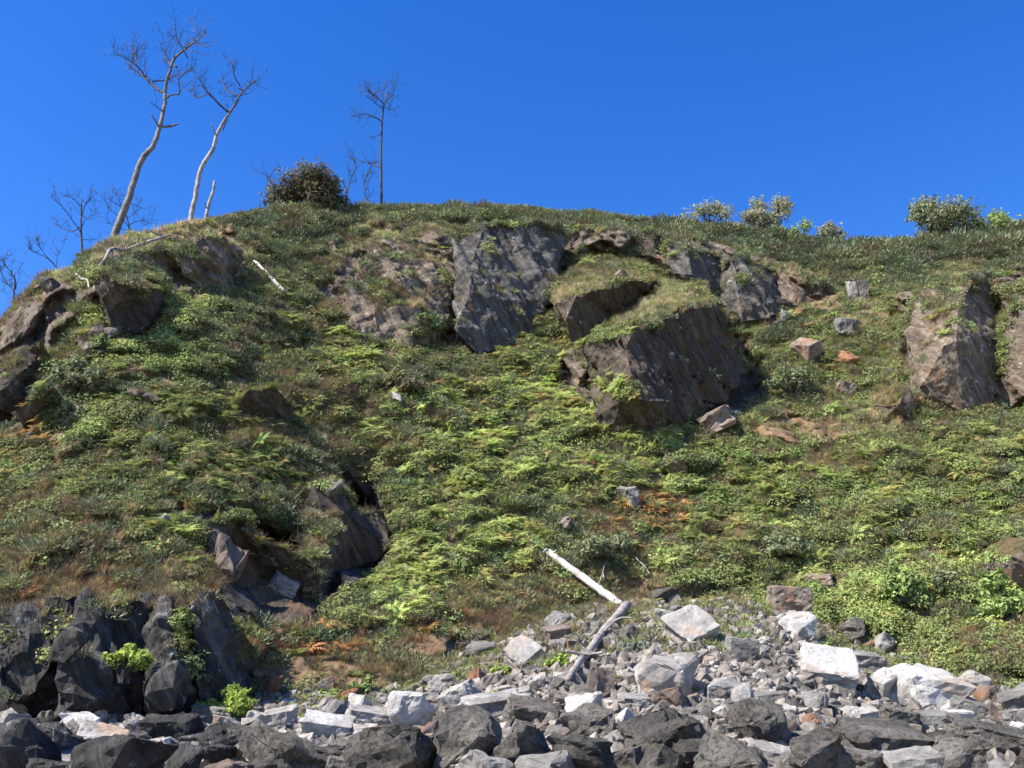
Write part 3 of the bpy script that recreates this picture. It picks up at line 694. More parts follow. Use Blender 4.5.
def protos(name, fn, mat, n=3):
    c = bpy.data.collections.new(name + '_shapes')
    for k in range(n):
        V, Fc = fn(np.random.default_rng(100 + k))
        o = fast_mesh(name + '_shape', V, Fc, [mat], link=False); c.objects.link(o)
    return c

def stuff(name, pts, rot, scale, tint, n, coll, label, cat, mat=None):
    me = bpy.data.meshes.new(name); me.vertices.add(len(pts)); me.vertices.foreach_set('co', np.ascontiguousarray(pts, np.float32).ravel())
    def at(k, t, f, arr): me.attributes.new(k, t, 'POINT').data.foreach_set(f, np.ascontiguousarray(arr).ravel())
    at('rot', 'FLOAT_VECTOR', 'vector', rot.astype(np.float32)); at('scl', 'FLOAT_VECTOR', 'vector', scale.astype(np.float32))
    c4 = np.ones((len(pts), 4), np.float32); c4[:, :3] = tint; at('tint', 'FLOAT_COLOR', 'color', c4)
    at('idx', 'INT', 'value', rng.integers(0, n, len(pts)).astype(np.int32))
    o = bpy.data.objects.new(name, me); COL.objects.link(o)
    ng = bpy.data.node_groups.new(name, 'GeometryNodeTree')
    ng.interface.new_socket('Geometry', in_out='INPUT', socket_type='NodeSocketGeometry'); ng.interface.new_socket('Geometry', in_out='OUTPUT', socket_type='NodeSocketGeometry')
    N = ng.nodes; Lk = ng.links; gi = N.new('NodeGroupInput'); go = N.new('NodeGroupOutput')
    iop = N.new('GeometryNodeInstanceOnPoints'); ci = N.new('GeometryNodeCollectionInfo')
    ci.inputs['Collection'].default_value = coll; ci.inputs['Separate Children'].default_value = True; ci.inputs['Reset Children'].default_value = True
    iop.inputs['Pick Instance'].default_value = True
    def na(k, t):
        x = N.new('GeometryNodeInputNamedAttribute'); x.data_type = t; x.inputs['Name'].default_value = k; return x.outputs['Attribute']
    Lk.new(gi.outputs[0], iop.inputs['Points']); Lk.new(ci.outputs[0], iop.inputs['Instance']); Lk.new(na('idx', 'INT'), iop.inputs['Instance Index'])
    er = N.new('FunctionNodeEulerToRotation'); Lk.new(na('rot', 'FLOAT_VECTOR'), er.inputs[0]); Lk.new(er.outputs[0], iop.inputs['Rotation'])
    Lk.new(na('scl', 'FLOAT_VECTOR'), iop.inputs['Scale']); Lk.new(iop.outputs[0], go.inputs[0])
    md = o.modifiers.new('scatter', 'NODES'); md.node_group = ng
    tag(o, label, cat, kind='stuff')
    return o

SURF.append(BEACHSURF)
# sample the growing surfaces evenly by area
SP, SN, SW = [], [], []
for (V_, F_, w_) in SURF:
    a, b, c = V_[F_[:, 0]], V_[F_[:, 1]], V_[F_[:, 2]]
    cr = np.cross(b - a, c - a); ar = np.linalg.norm(cr, axis=1) / 2
    cen = (a + b + c) / 3; qx, qy = P(cen)
    wt = w_[F_].mean(1)
    vis = (qx > -330) & (qx < 1330) & (qy > 120) & (qy < 800) & (cen[:, 1] < 75) & (cen[:, 1] > 18)
    den = 50.0 * ar * wt * np.where(vis, np.where((qx > -90) & (qx < 1114), 1.0, .45), 0)
    n = np.floor(den + rng.random(len(den))).astype(int)
    ii = np.repeat(np.arange(len(F_)), n)
    r1 = np.sqrt(rng.random(len(ii)))[:, None]; r2 = rng.random(len(ii))[:, None]
    SP.append(a[ii] * (1 - r1) + b[ii] * r1 * (1 - r2) + c[ii] * r1 * r2)
    nn = cr[ii] / (np.linalg.norm(cr[ii], axis=1, keepdims=True) + 1e-9)
    SN.append(nn); SW.append(wt[ii])
SP = np.concatenate(SP); SN = np.concatenate(SN); SW = np.concatenate(SW)
SN[SN[:, 2] < 0] *= 1    # keep
qx, qy = P(SP)
# keep plants off the shingle
keep = SP[:, 2] > beach_z(SP[:, 0], SP[:, 1]) - .35
SP, SN, SW, qx, qy = SP[keep], SN[keep], SW[keep], qx[keep], qy[keep]
def B(cx, cy, rx, ry, ang=0): return blob(qx, qy, cx, cy, rx, ry, ang)
def mx(*a): return np.clip(np.maximum.reduce(a), 0, 1)
nz1 = fbm(SP * .22, 3, 201); nz2 = fbm(SP * .5, 3, 202); nz3 = fbm(SP * .12, 2, 203); nz4 = fbm(SP * 1.1, 2, 205)
dcrest = qy - crest(qx)
right = 1 / (1 + np.exp(-(qx - 400) / 40))
top = np.clip(1 - dcrest / (26 + 40 * B(870, 240, 160, 200) + 30 * B(300, 200, 80, 90)), 0, 1) * (qx > 235)
w_g = 1.6 * (top > .25) + 2.6 * mx(B(275, 265, 70, 62), B(575, 548, 40, 24), B(785, 385, 32, 24), B(75, 370, 40, 26), B(60, 400, 26, 30), B(890, 250, 130, 26), B(160, 560, 40, 24) * .5, B(785, 545, 30, 14), B(420, 365, 30, 12), B(770, 250, 40, 20)) + .9 * (nz1 > .28) * (1 - B(560, 460, 160, 80)) + .22
ve, vc = cells(mound(SP), 73); vd = cells(mound(SP) * 2.1 + 4.3, 74)[1]
w_f = 1.5 * mx(B(545, 430, 170, 75, 0), B(480, 500, 120, 60, 0), B(330, 345, 130, 20, 40) * 1.2, B(120, 420, 150, 75), B(700, 480, 160, 70), B(850, 500, 170, 70), B(380, 600, 90, 55, -25), B(520, 570, 60, 40) * .5, B(220, 480, 90, 60)) * (.9 + .8 * nz2) + .10
w_l = 1.6 * mx(B(915, 590, 120, 55), B(960, 650, 90, 40), B(850, 480, 140, 60) * .5, B(160, 350, 90, 50) * .8, B(420, 350, 90, 20, -10) * .6, B(80, 470, 80, 60) * .6, B(300, 600, 60, 30) * .5, B(700, 360, 20, 60) * .6, B(170, 330, 70, 40)) + .45 * (nz2 < -.15) + .15
w_d = 1.6 * mx(B(170, 226, 90, 12), B(40, 285, 60, 14), B(385, 228, 40, 12), B(440, 262, 22, 10), B(585, 288, 40, 14), B(640, 300, 60, 30), B(425, 302, 30, 12), B(955, 272, 26, 9), B(790, 272, 40, 14), B(850, 430, 90, 40), B(250, 240, 30, 20), B(110, 245, 40, 14), B(700, 330, 60, 60) * .3, B(35, 340, 50, 40, -30), B(600, 590, 200, 26), B(540, 610, 70, 36), B(850, 400, 90, 110) * .8, B(50, 560, 90, 60) * .7, B(400, 650, 180, 30), B(60, 600, 60, 30), B(250, 480, 90, 90) * .6, B(870, 340, 70, 70) * .5, B(340, 270, 120, 60) * .5) + .16
w_b = 1.5 * mx(B(150, 590, 120, 18), B(250, 545, 60, 30) * .6, B(60, 500, 60, 90) * .5, B(300, 400, 60, 60) * .5, B(620, 520, 70, 30) * .5, B(440, 640, 110, 22, -15), B(520, 610, 60, 30), B(600, 600, 90, 22), B(70, 580, 80, 40), B(20, 560, 40, 60), B(400, 300, 90, 60) * .6, B(300, 440, 90, 90) * .6, B(20, 320, 40, 70) * .8, B(330, 660, 90, 22), B(950, 690, 70, 16), B(980, 640, 50, 30) * .4, B(350, 520, 20, 16), B(830, 440, 70, 24)) + .13 * (nz2 > .1)
orange = mx(B(300, 650, 70, 22, -10), B(440, 640, 70, 22, -25) * .7, B(110, 575, 110, 26) * .5, B(40, 470, 40, 90) * .45, B(285, 648, 34, 14, -20) * 1.2, B(650, 512, 44, 20) * .8, B(560, 580, 90, 20) * .35, B(80, 540, 60, 40) * .5, B(940, 610, 50, 50) * .25, B(20, 600, 30, 30) * .6, B(245, 560, 30, 20) * .3, B(720, 330, 50, 30) * .2)
for w_, t_ in ((w_g, .2), (w_f, .45), (w_l, .7), (w_b, .92)): w_ *= np.where(np.abs(vc - t_) < .16, 2.6, .7)
tanz = mx(B(165, 234, 90, 24), B(120, 262, 40, 22) * .8, B(220, 272, 26, 26) * .7, B(645, 300, 60, 26) * .6, B(600, 275, 60, 22) * .6, B(850, 310, 60, 26) * .5, B(850, 400, 50, 50) * .45, B(720, 235, 90, 8) * .5, B(45, 330, 50, 40) * .6, B(60, 590, 70, 30) * .5, B(500, 625, 120, 24) * .6, B(380, 660, 110, 24) * .6, B(345, 275, 40, 40) * .4, B(40, 285, 60, 14), B(385, 228, 40, 12), B(440, 262, 22, 9), B(585, 290, 40, 12), B(425, 302, 30, 10), B(955, 272, 26, 8), B(790, 272, 30, 10), B(230, 245, 24, 18), B(560, 300, 14, 8))
for w_ in (w_g, w_f, w_l): w_ *= (1 - .85 * tanz)
tot = w_g + w_f + w_l + w_d + w_b
u = rng.random(len(SP)) * tot
kind = (u > w_g).astype(int) + (u > w_g + w_f) + (u > w_g + w_f + w_l) + (u > w_g + w_f + w_l + w_d)
prob = np.array([.30, .30, .26, .80, .55])[kind]
# steep bare-looking ground carries less
sel = rng.random(len(SP)) < prob * (.45 + .55 * np.clip(nz4 + .9, 0, 1)) * (.5 + .65 * np.clip(ve * 3.2, 0, 1))
SP, SN, SW, kind, qx, qy, nz1, nz2, nz3, nz4, orange, vc, vd = [a[sel] for a in (SP, SN, SW, kind, qx, qy, nz1, nz2, nz3, nz4, orange, vc, vd)]
dcrest = qy - crest(qx)
nP = len(SP)
def tilt(normals, amt):
    """lean with the slope: rotation that takes z part of the way to the surface normal, then a random spin"""
    out = np.empty((len(normals), 3))
    up = normals * np.sign(normals[:, 2:3] + 1e-6)
    up[:, 1] = np.minimum(up[:, 1], .2)
    d = up * amt + np.array([0, 0, 1 - amt]); d /= np.linalg.norm(d, axis=1, keepdims=True)
    for i, v in enumerate(d):
        q = Vector((0, 0, 1)).rotation_difference(Vector(v)) 
        e = (q.to_matrix() @ Matrix.Rotation(random.random() * 6.283, 3, 'Z')).to_euler(); out[i] = e
    return out
def jit(c, a=.12): return np.clip(c * (1 + a * rng.normal(size=(len(c), 1))) * (1 + .06 * rng.normal(size=(len(c), 3))), .005, .9)
def lerp(a, b, t): return np.array(a)[None] * (1 - t[:, None]) + np.array(b)[None] * t[:, None]
counts = {}
def lay(k, name, fn, mat, tint, smin, smax, amt, flat, label, cat, sink=.1):
    m = kind == k; n = m.sum(); counts[name] = int(n)
    near = np.clip((SP[m, 1] - 20) / 45, .45, 1.15)   # finer cover on the nearer, lower slope
    s = (smin + (smax - smin) * rng.random(n) ** 1.5) * (.75 + .25 * near)
    if k == 0: s = s * (1 + .35 * ((qx[m] > 660) & (dcrest[m] < 22))) * (1 + .45 * (dcrest[m] < 16) * np.clip(.3 + 1.6 * nz2[m], 0, 1))
    scl = np.stack([s, s, s * (flat + .3 * rng.random(n))], -1)
    stuff(name, SP[m] - np.array([0, 0, 1]) * (s * sink)[:, None], tilt(SN[m], amt), scl, tint(m), 3, protos(name, fn, M[mat]), label, cat)
def t_fern(m):
    b = mx0(m, [(545, 430, 170, 60, 0), (350, 350, 130, 16, 40), (470, 570, 120, 50, -30), (330, 615, 40, 20, 0), (860, 560, 60, 30, 0)])
    c = lerp((.225, .265, .08), (.43, .49, .15), np.clip(.8 * b + .35 * nz4[m] + .7 * (vd[m] - .45), 0, 1))
    c = c * (1 - .18 * (qx[m] < 330))[:, None] * (.8 + .45 * vc[m])[:, None]
    o = np.clip(orange[m] * 1.6 * (rng.random(m.sum()) < .75 * np.clip(orange[m] * 2, 0, 1)), 0, 1); c = c * (1 - o[:, None]) + np.array((.50, .24, .09)) * o[:, None]
    y = (rng.random(m.sum()) < .06); c[y] = (.42, .33, .12)
    return jit(c, .16)
def mx0(m, L):
    r = np.zeros(m.sum())
    for b in L: r = np.maximum(r, blob(qx[m], qy[m], *b))
    return r
def t_gorse(m):
    c = lerp((.145, .175, .10), (.24, .255, .135), np.clip(.5 + .5 * nz2[m] + .8 * (vd[m] - .5), 0, 1)); c2 = np.array((.20, .15, .09))
    t = np.clip((nz4[m] - .25) * 2.5, 0, .8)[:, None]; c = c * (1 - t) + c2 * t
    return jit(c, .15)
def t_leaf(m):
    b = mx0(m, [(915, 590, 120, 50, 0), (170, 330, 70, 40, 0), (1000, 600, 30, 30, 0)])
    return jit(lerp((.175, .20, .075), (.34, .41, .125), np.clip(.7 * b + .8 * (vd[m] - .4), 0, 1)), .2)
def t_grass(m):
    b = mx0(m, [(165, 234, 90, 20, 0), (60, 272, 60, 12, 0), (385, 228, 44, 14, 0), (440, 262, 24, 10, 0), (578, 296, 36, 10, 0), (425, 302, 30, 12, 0), (955, 272, 30, 10, 0), (790, 272, 40, 14, 0), (225, 240, 30, 22, 0), (120, 260, 40, 20, 0), (640, 298, 60, 22, 0), (850, 310, 50, 20, 0), (860, 420, 40, 20, 0)])
    c = lerp((.30, .26, .135), (.58, .47, .30), np.clip(b * 1.1 + .25 * nz4[m] + .3 * (vd[m] - .5), 0, 1))
    g = (rng.random(m.sum()) < .4)[:, None]; c = np.where(g, c * np.array((.72, .95, .6)), c)
    o = np.clip(orange[m], 0, 1)[:, None]; c = c * (1 - o) + np.array((.30, .15, .07)) * o
    return jit(c, .18)
def t_brown(m):
    r = rng.random((m.sum(), 1)); c = np.where(r < .5, np.array((.26, .195, .13)), np.array((.33, .25, .165))); c = np.where(r > .85, np.array((.38, .20, .10)), c)
    return jit(c, .2)
lay(0, 'gorse_scrub', blade_gorse, 'gorse', t_gorse, .38, .95, .25, .75, 'dark green gorse and heath scrub covering the skyline and patches of the slope', 'gorse', .25)
lay(1, 'bracken_cover', blade_fern, 'fern', t_fern, .36, .95, .68, .85, 'bright green bracken fronds covering the middle of the slope', 'bracken')
lay(2, 'bramble_cover', blade_leafy, 'leaf', t_leaf, .38, .95, .3, .85, 'leafy green bramble and ivy cover on the slope', 'bramble', .25)
lay(3, 'grass_cover', blade_grass, 'grass', t_grass, .30, .62, .5, .8, 'dry tan and olive grass tufts on the ledges and slope', 'grass')
lay(4, 'dead_stems', blade_twigs, 'grass', t_brown, .28, .60, .5, .8, 'brown withered stems and dead bracken among the green cover', 'dead plants')
print('plants', counts, nP)
# ------------------------------------------------------------------ finding the ground under a thing
def tri_arr():
    Vs, Fs, off = [], [], 0
    for V_, F_, w_ in SURF:
        Vs.append(V_); Fs.append(F_ + off); off += len(V_)
    return np.concatenate(Vs), np.concatenate(Fs)
_V, _F = tri_arr()
TREE = BVHTree.FromPolygons(_V.tolist(), _F.tolist())
_o = Vector(CAM)
def hit(px, py):
    d = Vector(U(px, py, 10.0)) - _o; d.normalize()
    p, n, i, t = TREE.ray_cast(_o, d, 400)
    return (p, n) if p is not None else (None, None)
def drop(x, y, z=90):
    p, n, i, t = TREE.ray_cast(Vector((x, y, z)), Vector((0, 0, -1)), 300)
    return p

# ------------------------------------------------------------------ loose rocks
def hull_rock(seed, kind='block', flat=1.0, n=16, rough=.05, res=.16):
    """an angular stone about one unit across, resting on z = 0"""
    r = np.random.default_rng(seed); bm = bmesh.new()
    if kind == 'slab':
        pts = [(x * (.8 + .2 * r.random()), y * (.75 + .25 * r.random()), z) for z in (-.5, .5) for x in (-.5, .5) for y in (-.5, .5)]
        pts += [((r.random() - .5) * 1.05, (r.random() - .5) * 1.05, (.5 if r.random() < .5 else -.5) * (.8 + .2 * r.random())) for _ in range(6)]
    elif kind == 'block':
        pts = []
        for k in range(n):
            v = r.normal(size=3); v /= np.abs(v).max(); v = v * (.36 + .16 * r.random()); pts.append(v)
    else:
        pts = []
        for k in range(n + 22):
            v = r.normal(size=3); v /= np.linalg.norm(v); pts.append(v * (.44 + .08 * r.random()))
    vs = [bm.verts.new(p) for p in pts]
    bmesh.ops.convex_hull(bm, input=vs)
    bmesh.ops.delete(bm, geom=[v for v in bm.verts if not v.link_faces], context='VERTS')
    bmesh.ops.dissolve_limit(bm, angle_limit=math.radians(9), verts=bm.verts[:], edges=bm.edges[:])
    bmesh.ops.bevel(bm, geom=bm.edges[:], offset=.022, segments=1, affect='EDGES', clamp_overlap=True)
    bmesh.ops.triangulate(bm, faces=bm.faces[:])
    for _ in range(4):
        es = [e for e in bm.edges if e.calc_length() > res]
        if not es: break
        bmesh.ops.subdivide_edges(bm, edges=es, cuts=1); bmesh.ops.triangulate(bm, faces=bm.faces[:])
    bm.normal_update()
    co = np.array([v.co[:] for v in bm.verts]); no = np.array([v.normal[:] for v in bm.verts])
    e, v = cells(co * [3, 3, 3] + seed * 3.7, seed)
    d = rough * (fbm(co * 2.6 + seed, 4, seed) + 1.3 * (v - .5) - .6 * np.clip(.1 - e, 0, .1) / .1)
    co = co + no * d[:, None]
    mn, mxx = co.min(0), co.max(0); co = (co - (mn + mxx) / 2) / (mxx - mn)
    for v_, c in zip(bm.verts, co): v_.co = c
    me = bpy.data.meshes.new('boulder'); bm.to_mesh(me); bm.free()
    return me

FR, _ = hit(640, 700)
def kind_slab(me, tilt_): return tilt_[0] >= 34
def put_rock(name, me, mat, box, lab, cat, group=None, depth=.8, spin=0, tilt_=(0, 0), lift=.0, at=None, on='auto'):
    x0, y0, x1, y1 = box; cx = (x0 + x1) / 2
    p, n = hit(cx, min(y1 - (y1 - y0) * .12, 900))
    if p is None: return None
    s = p.y / (F * cp); w = (x1 - x0) * s; h = (y1 - y0) * s
    c = Vector(U(cx, (y0 + y1) / 2, p.y - w * depth * .15))
    o = bpy.data.objects.new(name, me); COL.objects.link(o)
    if not me.materials: me.materials.append(M[mat])
    if kind_slab(me, tilt_): o.scale = (w * 1.06, w * depth * .9, h * .62)
    else: o.scale = (w * 1.06, w * depth, h * 1.12)
    c.y += lift * w; c.z -= lift * h * .4
    o.location = c
    o.rotation_euler = (math.radians(tilt_[0]), math.radians(tilt_[1]), math.radians(spin))
    tag(o, lab, cat, group)
    return o

G1 = 'boulders heaped along the foot of the slope'
HERO = [  # box in the photograph, stuff, form, spin, tilt, depth, label, short name
    (804, 650, 852, 690, 'white', 'slab', -8, (42, 8), 1.1, 'bright white flat topped block with dark shaded front in the scree', 'the bright white flat topped block'),
    (781, 614, 812, 637, 'white', 'block', 0, (10, 4), .9, 'small white block just below the flat brown boulder at the grass edge', 'the small white block at the grass edge'),
    (770, 589, 808, 615, 'brown', 'slab', 0, (5, 2), .8, 'flat dark brown boulder at the grass edge, highest of the scree', 'the flat brown boulder at the grass edge'),
    (888, 670, 952, 712, 'white', 'block', 12, (28, -6), 1.0, 'largest whitish boulder, tan on its left front face', 'the largest whitish boulder'),
    (870, 675, 899, 702, 'white', 'slab', 30, (25, -20), .7, 'thin white slab leaning against the left side of the largest whitish boulder', 'the thin leaning white slab'),
    (959, 673, 988, 696, 'pale', 'round', 0, (0, 0), .9, 'pale pinkish rounded boulder at the edge of the thicket on the right', 'the pale pinkish rounded boulder'),
    (947, 712, 970, 724, 'white', 'slab', 5, (8, 0), .8, 'small flat white stone among dark ones below right of the largest whitish boulder', 'the small flat white stone'),
    (671, 611, 712, 646, 'pale', 'slab', 22, (44, -26), 1.1, 'pale tilted slab with shaded underside, right of the broken log', 'the pale tilted slab right of the log'),
    (508, 640, 538, 668, 'pale', 'slab', 25, (46, -38), 1.1, 'pale split slab tilted up beside turf, left of the broken log', 'the pale split slab left of the log'),
    (637, 656, 694, 698, 'pale', 'block', 10, (15, 5), .9, 'big pale speckled boulder below the lower end of the broken log', 'the big pale speckled boulder'),
    (655, 689, 688, 713, 'brown', 'block', 40, (0, 0), .9, 'dark reddish wedge rock in front of the big pale speckled boulder', 'the reddish wedge rock'),
    (707, 678, 737, 699, 'pale', 'block', 0, (10, 0), .9, 'pale rounded boulder, left one of a touching pair', 'the left pale rounded boulder of the pair'),
    (732, 686, 757, 713, 'grey', 'round', 0, (0, 0), .9, 'grey rounded boulder with pale crown, right one of a touching pair', 'the right grey boulder of the pair'),
    (587, 671, 614, 699, 'brown', 'block', 15, (0, 0), .9, 'dark brown square block beside a yellow green tuft under the log', 'the dark brown square block'),
    (620, 697, 656, 712, 'grey', 'slab', -6, (12, 0), .8, 'low flat grey slab with pale top edge, left of the reddish wedge rock', 'the low flat grey slab'),
    (568, 692, 607, 716, 'white', 'block', 0, (12, 0), .9, 'white topped boulder rising behind dark pitted rocks in the middle', 'the white topped boulder'),
    (562, 708, 612, 742, 'dark', 'block', 10, (0, 5), 1.0, 'dark pitted boulder directly in front of the white topped boulder', 'the dark pitted boulder in the middle'),
    (732, 705, 784, 752, 'dark', 'round', 0, (0, 0), 1.0, 'large rounded brownish grey boulder below the touching pair', 'the large rounded brownish grey boulder'),
    (624, 714, 700, 758, 'dark', 'block', -5, (10, 0), 1.0, 'wide cracked dark boulder with deep shadow beneath, below the reddish wedge rock', 'the wide cracked dark boulder'),
    (550, 740, 612, 780, 'dark', 'block', 20, (8, 5), 1.0, 'dark smooth boulder cut by the bottom edge, left of the wide cracked boulder', 'the dark smooth boulder at the bottom'),
    (700, 742, 762, 790, 'dark', 'block', -10, (12, 6), 1.0, 'flat dark boulder at the bottom edge below the large rounded one', 'the flat dark boulder at the bottom'),
    (842, 729, 922, 768, 'dark', 'slab', 5, (18, 4), .9, 'broad flat dark slab near the bottom, below left of the largest whitish boulder', 'the broad flat dark slab'),
    (956, 728, 1022, 756, 'dark', 'slab', -8, (14, 12), .7, 'long dark slanting slab near the bottom right corner', 'the long dark slanting slab'),
    (926, 744, 975, 785, 'dark', 'block', 10, (5, 0), 1.0, 'dark smooth boulder at the bottom edge below the long slanting slab', 'the dark smooth boulder at the right'),
    (386, 697, 428, 738, 'white', 'block', 25, (5, 10), 1.0, 'large white veined boulder left of the middle with a dark right side', 'the large white veined boulder'),
    (302, 720, 350, 742, 'white', 'slab', 12, (20, 8), .8, 'low white flat slab on the gravel, left of the large white veined boulder', 'the low white flat slab'),
    (349, 696, 370, 714, 'white', 'block', 0, (10, 0), .9, 'small white square stone above the low white flat slab', 'the small white square stone'),
    (347, 711, 386, 732, 'pale', 'slab', 15, (14, 8), .8, 'pale cracked slab leaning on the large white veined boulder', 'the pale cracked slab'),
    (442, 688, 480, 718, 'pale', 'slab', -30, (25, -22), .7, 'pale slab with rusty underside tilted to the left, right of the white veined boulder', 'the pale rusty tilted slab'),
    (350, 731, 428, 785, 'dark', 'block', 0, (5, 0), 1.0, 'big blackish boulder under the large white veined boulder', 'the big blackish boulder'),
    (432, 716, 502, 780, 'dark', 'block', 30, (12, 12), 1.0, 'big dark pitted boulder sloping down right, below the pale rusty tilted slab', 'the big dark pitted boulder'),
    (-20, 728, 50, 790, 'dark', 'round', 10, (0, 0), 1.0, 'black rounded boulder in the bottom left corner', 'the black corner boulder'),
    (24, 726, 78, 764, 'dark', 'block', -5, (8, 4), .9, 'dark boulder with flat grey top beside the black corner boulder', 'the dark flat topped boulder at the left'),
    (78, 732, 122, 760, 'pale', 'slab', 20, (25, 10), .8, 'pinkish pale slab lying among dark boulders at the lower left', 'the pinkish pale slab'),
    (64, 715, 98, 736, 'white', 'block', 0, (10, 10), .9, 'white jagged stone at the foot of the dark shore crag', 'the white jagged stone'),
    (86, 740, 165, 790, 'dark', 'block', 0, (5, -12), 1.0, 'big rough black boulder at the bottom left, with a rising left peak', 'the big rough black boulder'),
    (143, 720, 192, 744, 'dark', 'slab', 0, (12, 0), .8, 'dark flat block with pale top in front of the smooth streaked slab', 'the dark flat block'),
    (194, 707, 234, 724, 'grey', 'slab', -5, (10, 4), .7, 'grey wedge slab lying against the yellow green bush', 'the grey wedge slab by the bush'),
    (-8, 688, 28, 718, 'pale', 'slab', 30, (25, 15), .8, 'pale bluish slab at the left edge below the slanting ledges', 'the pale bluish slab'),
    (152, 739, 170, 753, 'white', 'block', 0, (0, 0), .9, 'tiny bright white stone above the rough black boulder', 'the tiny bright white stone'),
    (200, 727, 250, 756, 'dark', 'round', 0, (0, 0), 1.0, 'dark knobbly boulder below the yellow green bush', 'the dark knobbly boulder'),
    (508, 705, 556, 732, 'dark', 'slab', 10, (20, 12), .9, 'dark smooth triangular rock left of the white topped boulder', 'the dark triangular rock'),
    (462, 698, 522, 722, 'grey', 'slab', 14, (16, -8), .6, 'long thin grey slab with white edge, above the big dark pitted boulder', 'the long thin grey slab'),
    (469, 669, 485, 690, 'orange', 'block', 0, (0, 0), .9, 'orange rusty pointed stone in the scree above the pale tilted slab', 'the orange pointed stone'),
    (422, 702, 440, 717, 'orange', 'block', 30, (0, 0), .9, 'small orange stone wedged right of the large white veined boulder', 'the small wedged orange stone'),
    (463, 642, 494, 660, 'grey', 'block', 0, (0, 0), .8, 'grey boulder under the turf lip at the top left of the scree', 'the grey boulder under the turf lip'),
    (259, 676, 281, 694, 'orange', 'block', 0, (0, 0), .9, 'rusty boulder in the earth bank above the yellow green bush', 'the rusty boulder in the bank'),
    (308, 678, 332, 694, 'brown', 'block', 0, (0, 0), .9, 'brown stone in the earth bank right of the rusty boulder', 'the brown stone in the bank'),
    (757, 694, 787, 709, 'grey', 'slab', -6, (10, -4), .8, 'grey flat stone between the touching pair and the bright white block', 'the grey flat stone by the pair'),
    (804, 694, 826, 716, 'grey', 'block', 10, (0, 0), .9, 'grey upright stone below the bright white flat topped block', 'the grey upright stone'),
    (879, 710, 914, 732, 'dark', 'slab', 12, (18, 8), .8, 'dark smooth slab just below the largest whitish boulder', 'the dark smooth slab'),
    (911, 714, 946, 732, 'grey', 'slab', -5, (14, 0), .8, 'smooth bluish grey slab right of the dark smooth slab', 'the smooth bluish grey slab'),
    (978, 688, 1000, 708, 'brown', 'block', 0, (0, 0), .9, 'brown angular block just below right of the pale pinkish boulder', 'the brown angular block'),
    (983, 706, 1008, 727, 'brown', 'block', 40, (0, 0), .9, 'rusty brown block near the right edge, lower of two brown ones', 'the lower rusty brown block'),
    (952, 700, 990, 723, 'grey', 'block', 0, (0, 8), .9, 'grey pointed boulder between the small flat white stone and the brown blocks', 'the grey pointed boulder'),
    (1006, 692, 1040, 720, 'grey', 'slab', -20, (20, -20), .8, 'grey slab cut by the right edge beside the brown blocks', 'the grey slab at the right edge'),
    (55, 630, 84, 660, 'dark', 'block', 20, (12, 6), .9, 'grey block with pale rim lodged high on the dark shore crag', 'the lodged grey block'),
    (150, 664, 178, 704, 'dark', 'block', 10, (0, 10), .9, 'pale crested grey rock standing on the shore crag right of the bright shrub', 'the pale crested rock'),
    (124, 680, 149, 708, 'dark', 'block', 50, (0, 5), .9, 'knobbly grey rock at the crag foot below the bright shrub', 'the knobbly grey rock'),
    (550, 640, 566, 651, 'grey', 'block', 0, (0, 0), .9, 'small grey stone just left of the broken log', 'the small grey stone left of the log'),
    (546, 613, 570, 630, 'grey', 'block', 0, (0, 6), .9, 'grey stone on the grass left of the bend of the broken log', 'the grey stone left of the log bend'),
    (545, 628, 568, 645, 'brown', 'slab', 20, (18, -10), .9, 'brown slanting stone midway beside the lower log on its left', 'the brown slanting stone'),
    (655, 612, 682, 627, 'grey', 'slab', -10, (10, 12), .8, 'grey flat stone right of the log bend, above the pale tilted slab', 'the grey flat stone right of the bend'),
    (652, 588, 676, 603, 'dark', 'block', 0, (0, 0), .8, 'dark stone in reddish earth right above the log bend', 'the dark stone above the bend'),
    (728, 640, 758, 660, 'grey', 'slab', 0, (10, 6), .8, 'grey mossy stone between the tilted slab and the bright white block', 'the grey mossy stone'),
    (836, 620, 862, 640, 'dark', 'block', 0, (0, 0), .9, 'dark stone in the upper right scree under the green thicket', 'the dark stone in the upper right scree'),
    (876, 634, 898, 652, 'grey', 'block', 0, (0, 0), .9, 'grey square stone at the upper right rim of the scree', 'the grey square stone at the rim'),
    (845, 655, 880, 676, 'grey', 'slab', 0, (12, 5), .9, 'dull grey slab in shade right of the bright white block', 'the dull grey slab'),
    (780, 740, 845, 785, 'dark', 'block', 15, (8, -6), 1.0, 'dark ridged boulder at the bottom, left of the broad flat dark slab', 'the dark ridged boulder'),
    (270, 742, 345, 785, 'dark', 'block', 5, (6, 4), 1.0, 'dark lumpy boulder at the bottom, below the low white flat slab', 'the dark lumpy boulder'),
    (500, 728, 552, 775, 'dark', 'block', 25, (10, 10), 1.0, 'brownish dark boulder between the pitted one and the bottom middle', 'the brownish dark boulder'),
]
for k, (x0, y0, x1, y1, mt, kd, sp_, tl, dp, lab, short) in enumerate(HERO):
    if mt == 'dark' and x0 < 250: mt = 'crag'
    me = hull_rock(500 + k, kd, res=.13 if (x1 - x0) > 35 else .2, rough=.07 if mt == 'dark' else .045)
    put_rock('boulder', me, mt, (x0, y0, x1, y1), lab, 'boulder', G1, depth=dp, spin=sp_, tilt_=tl)

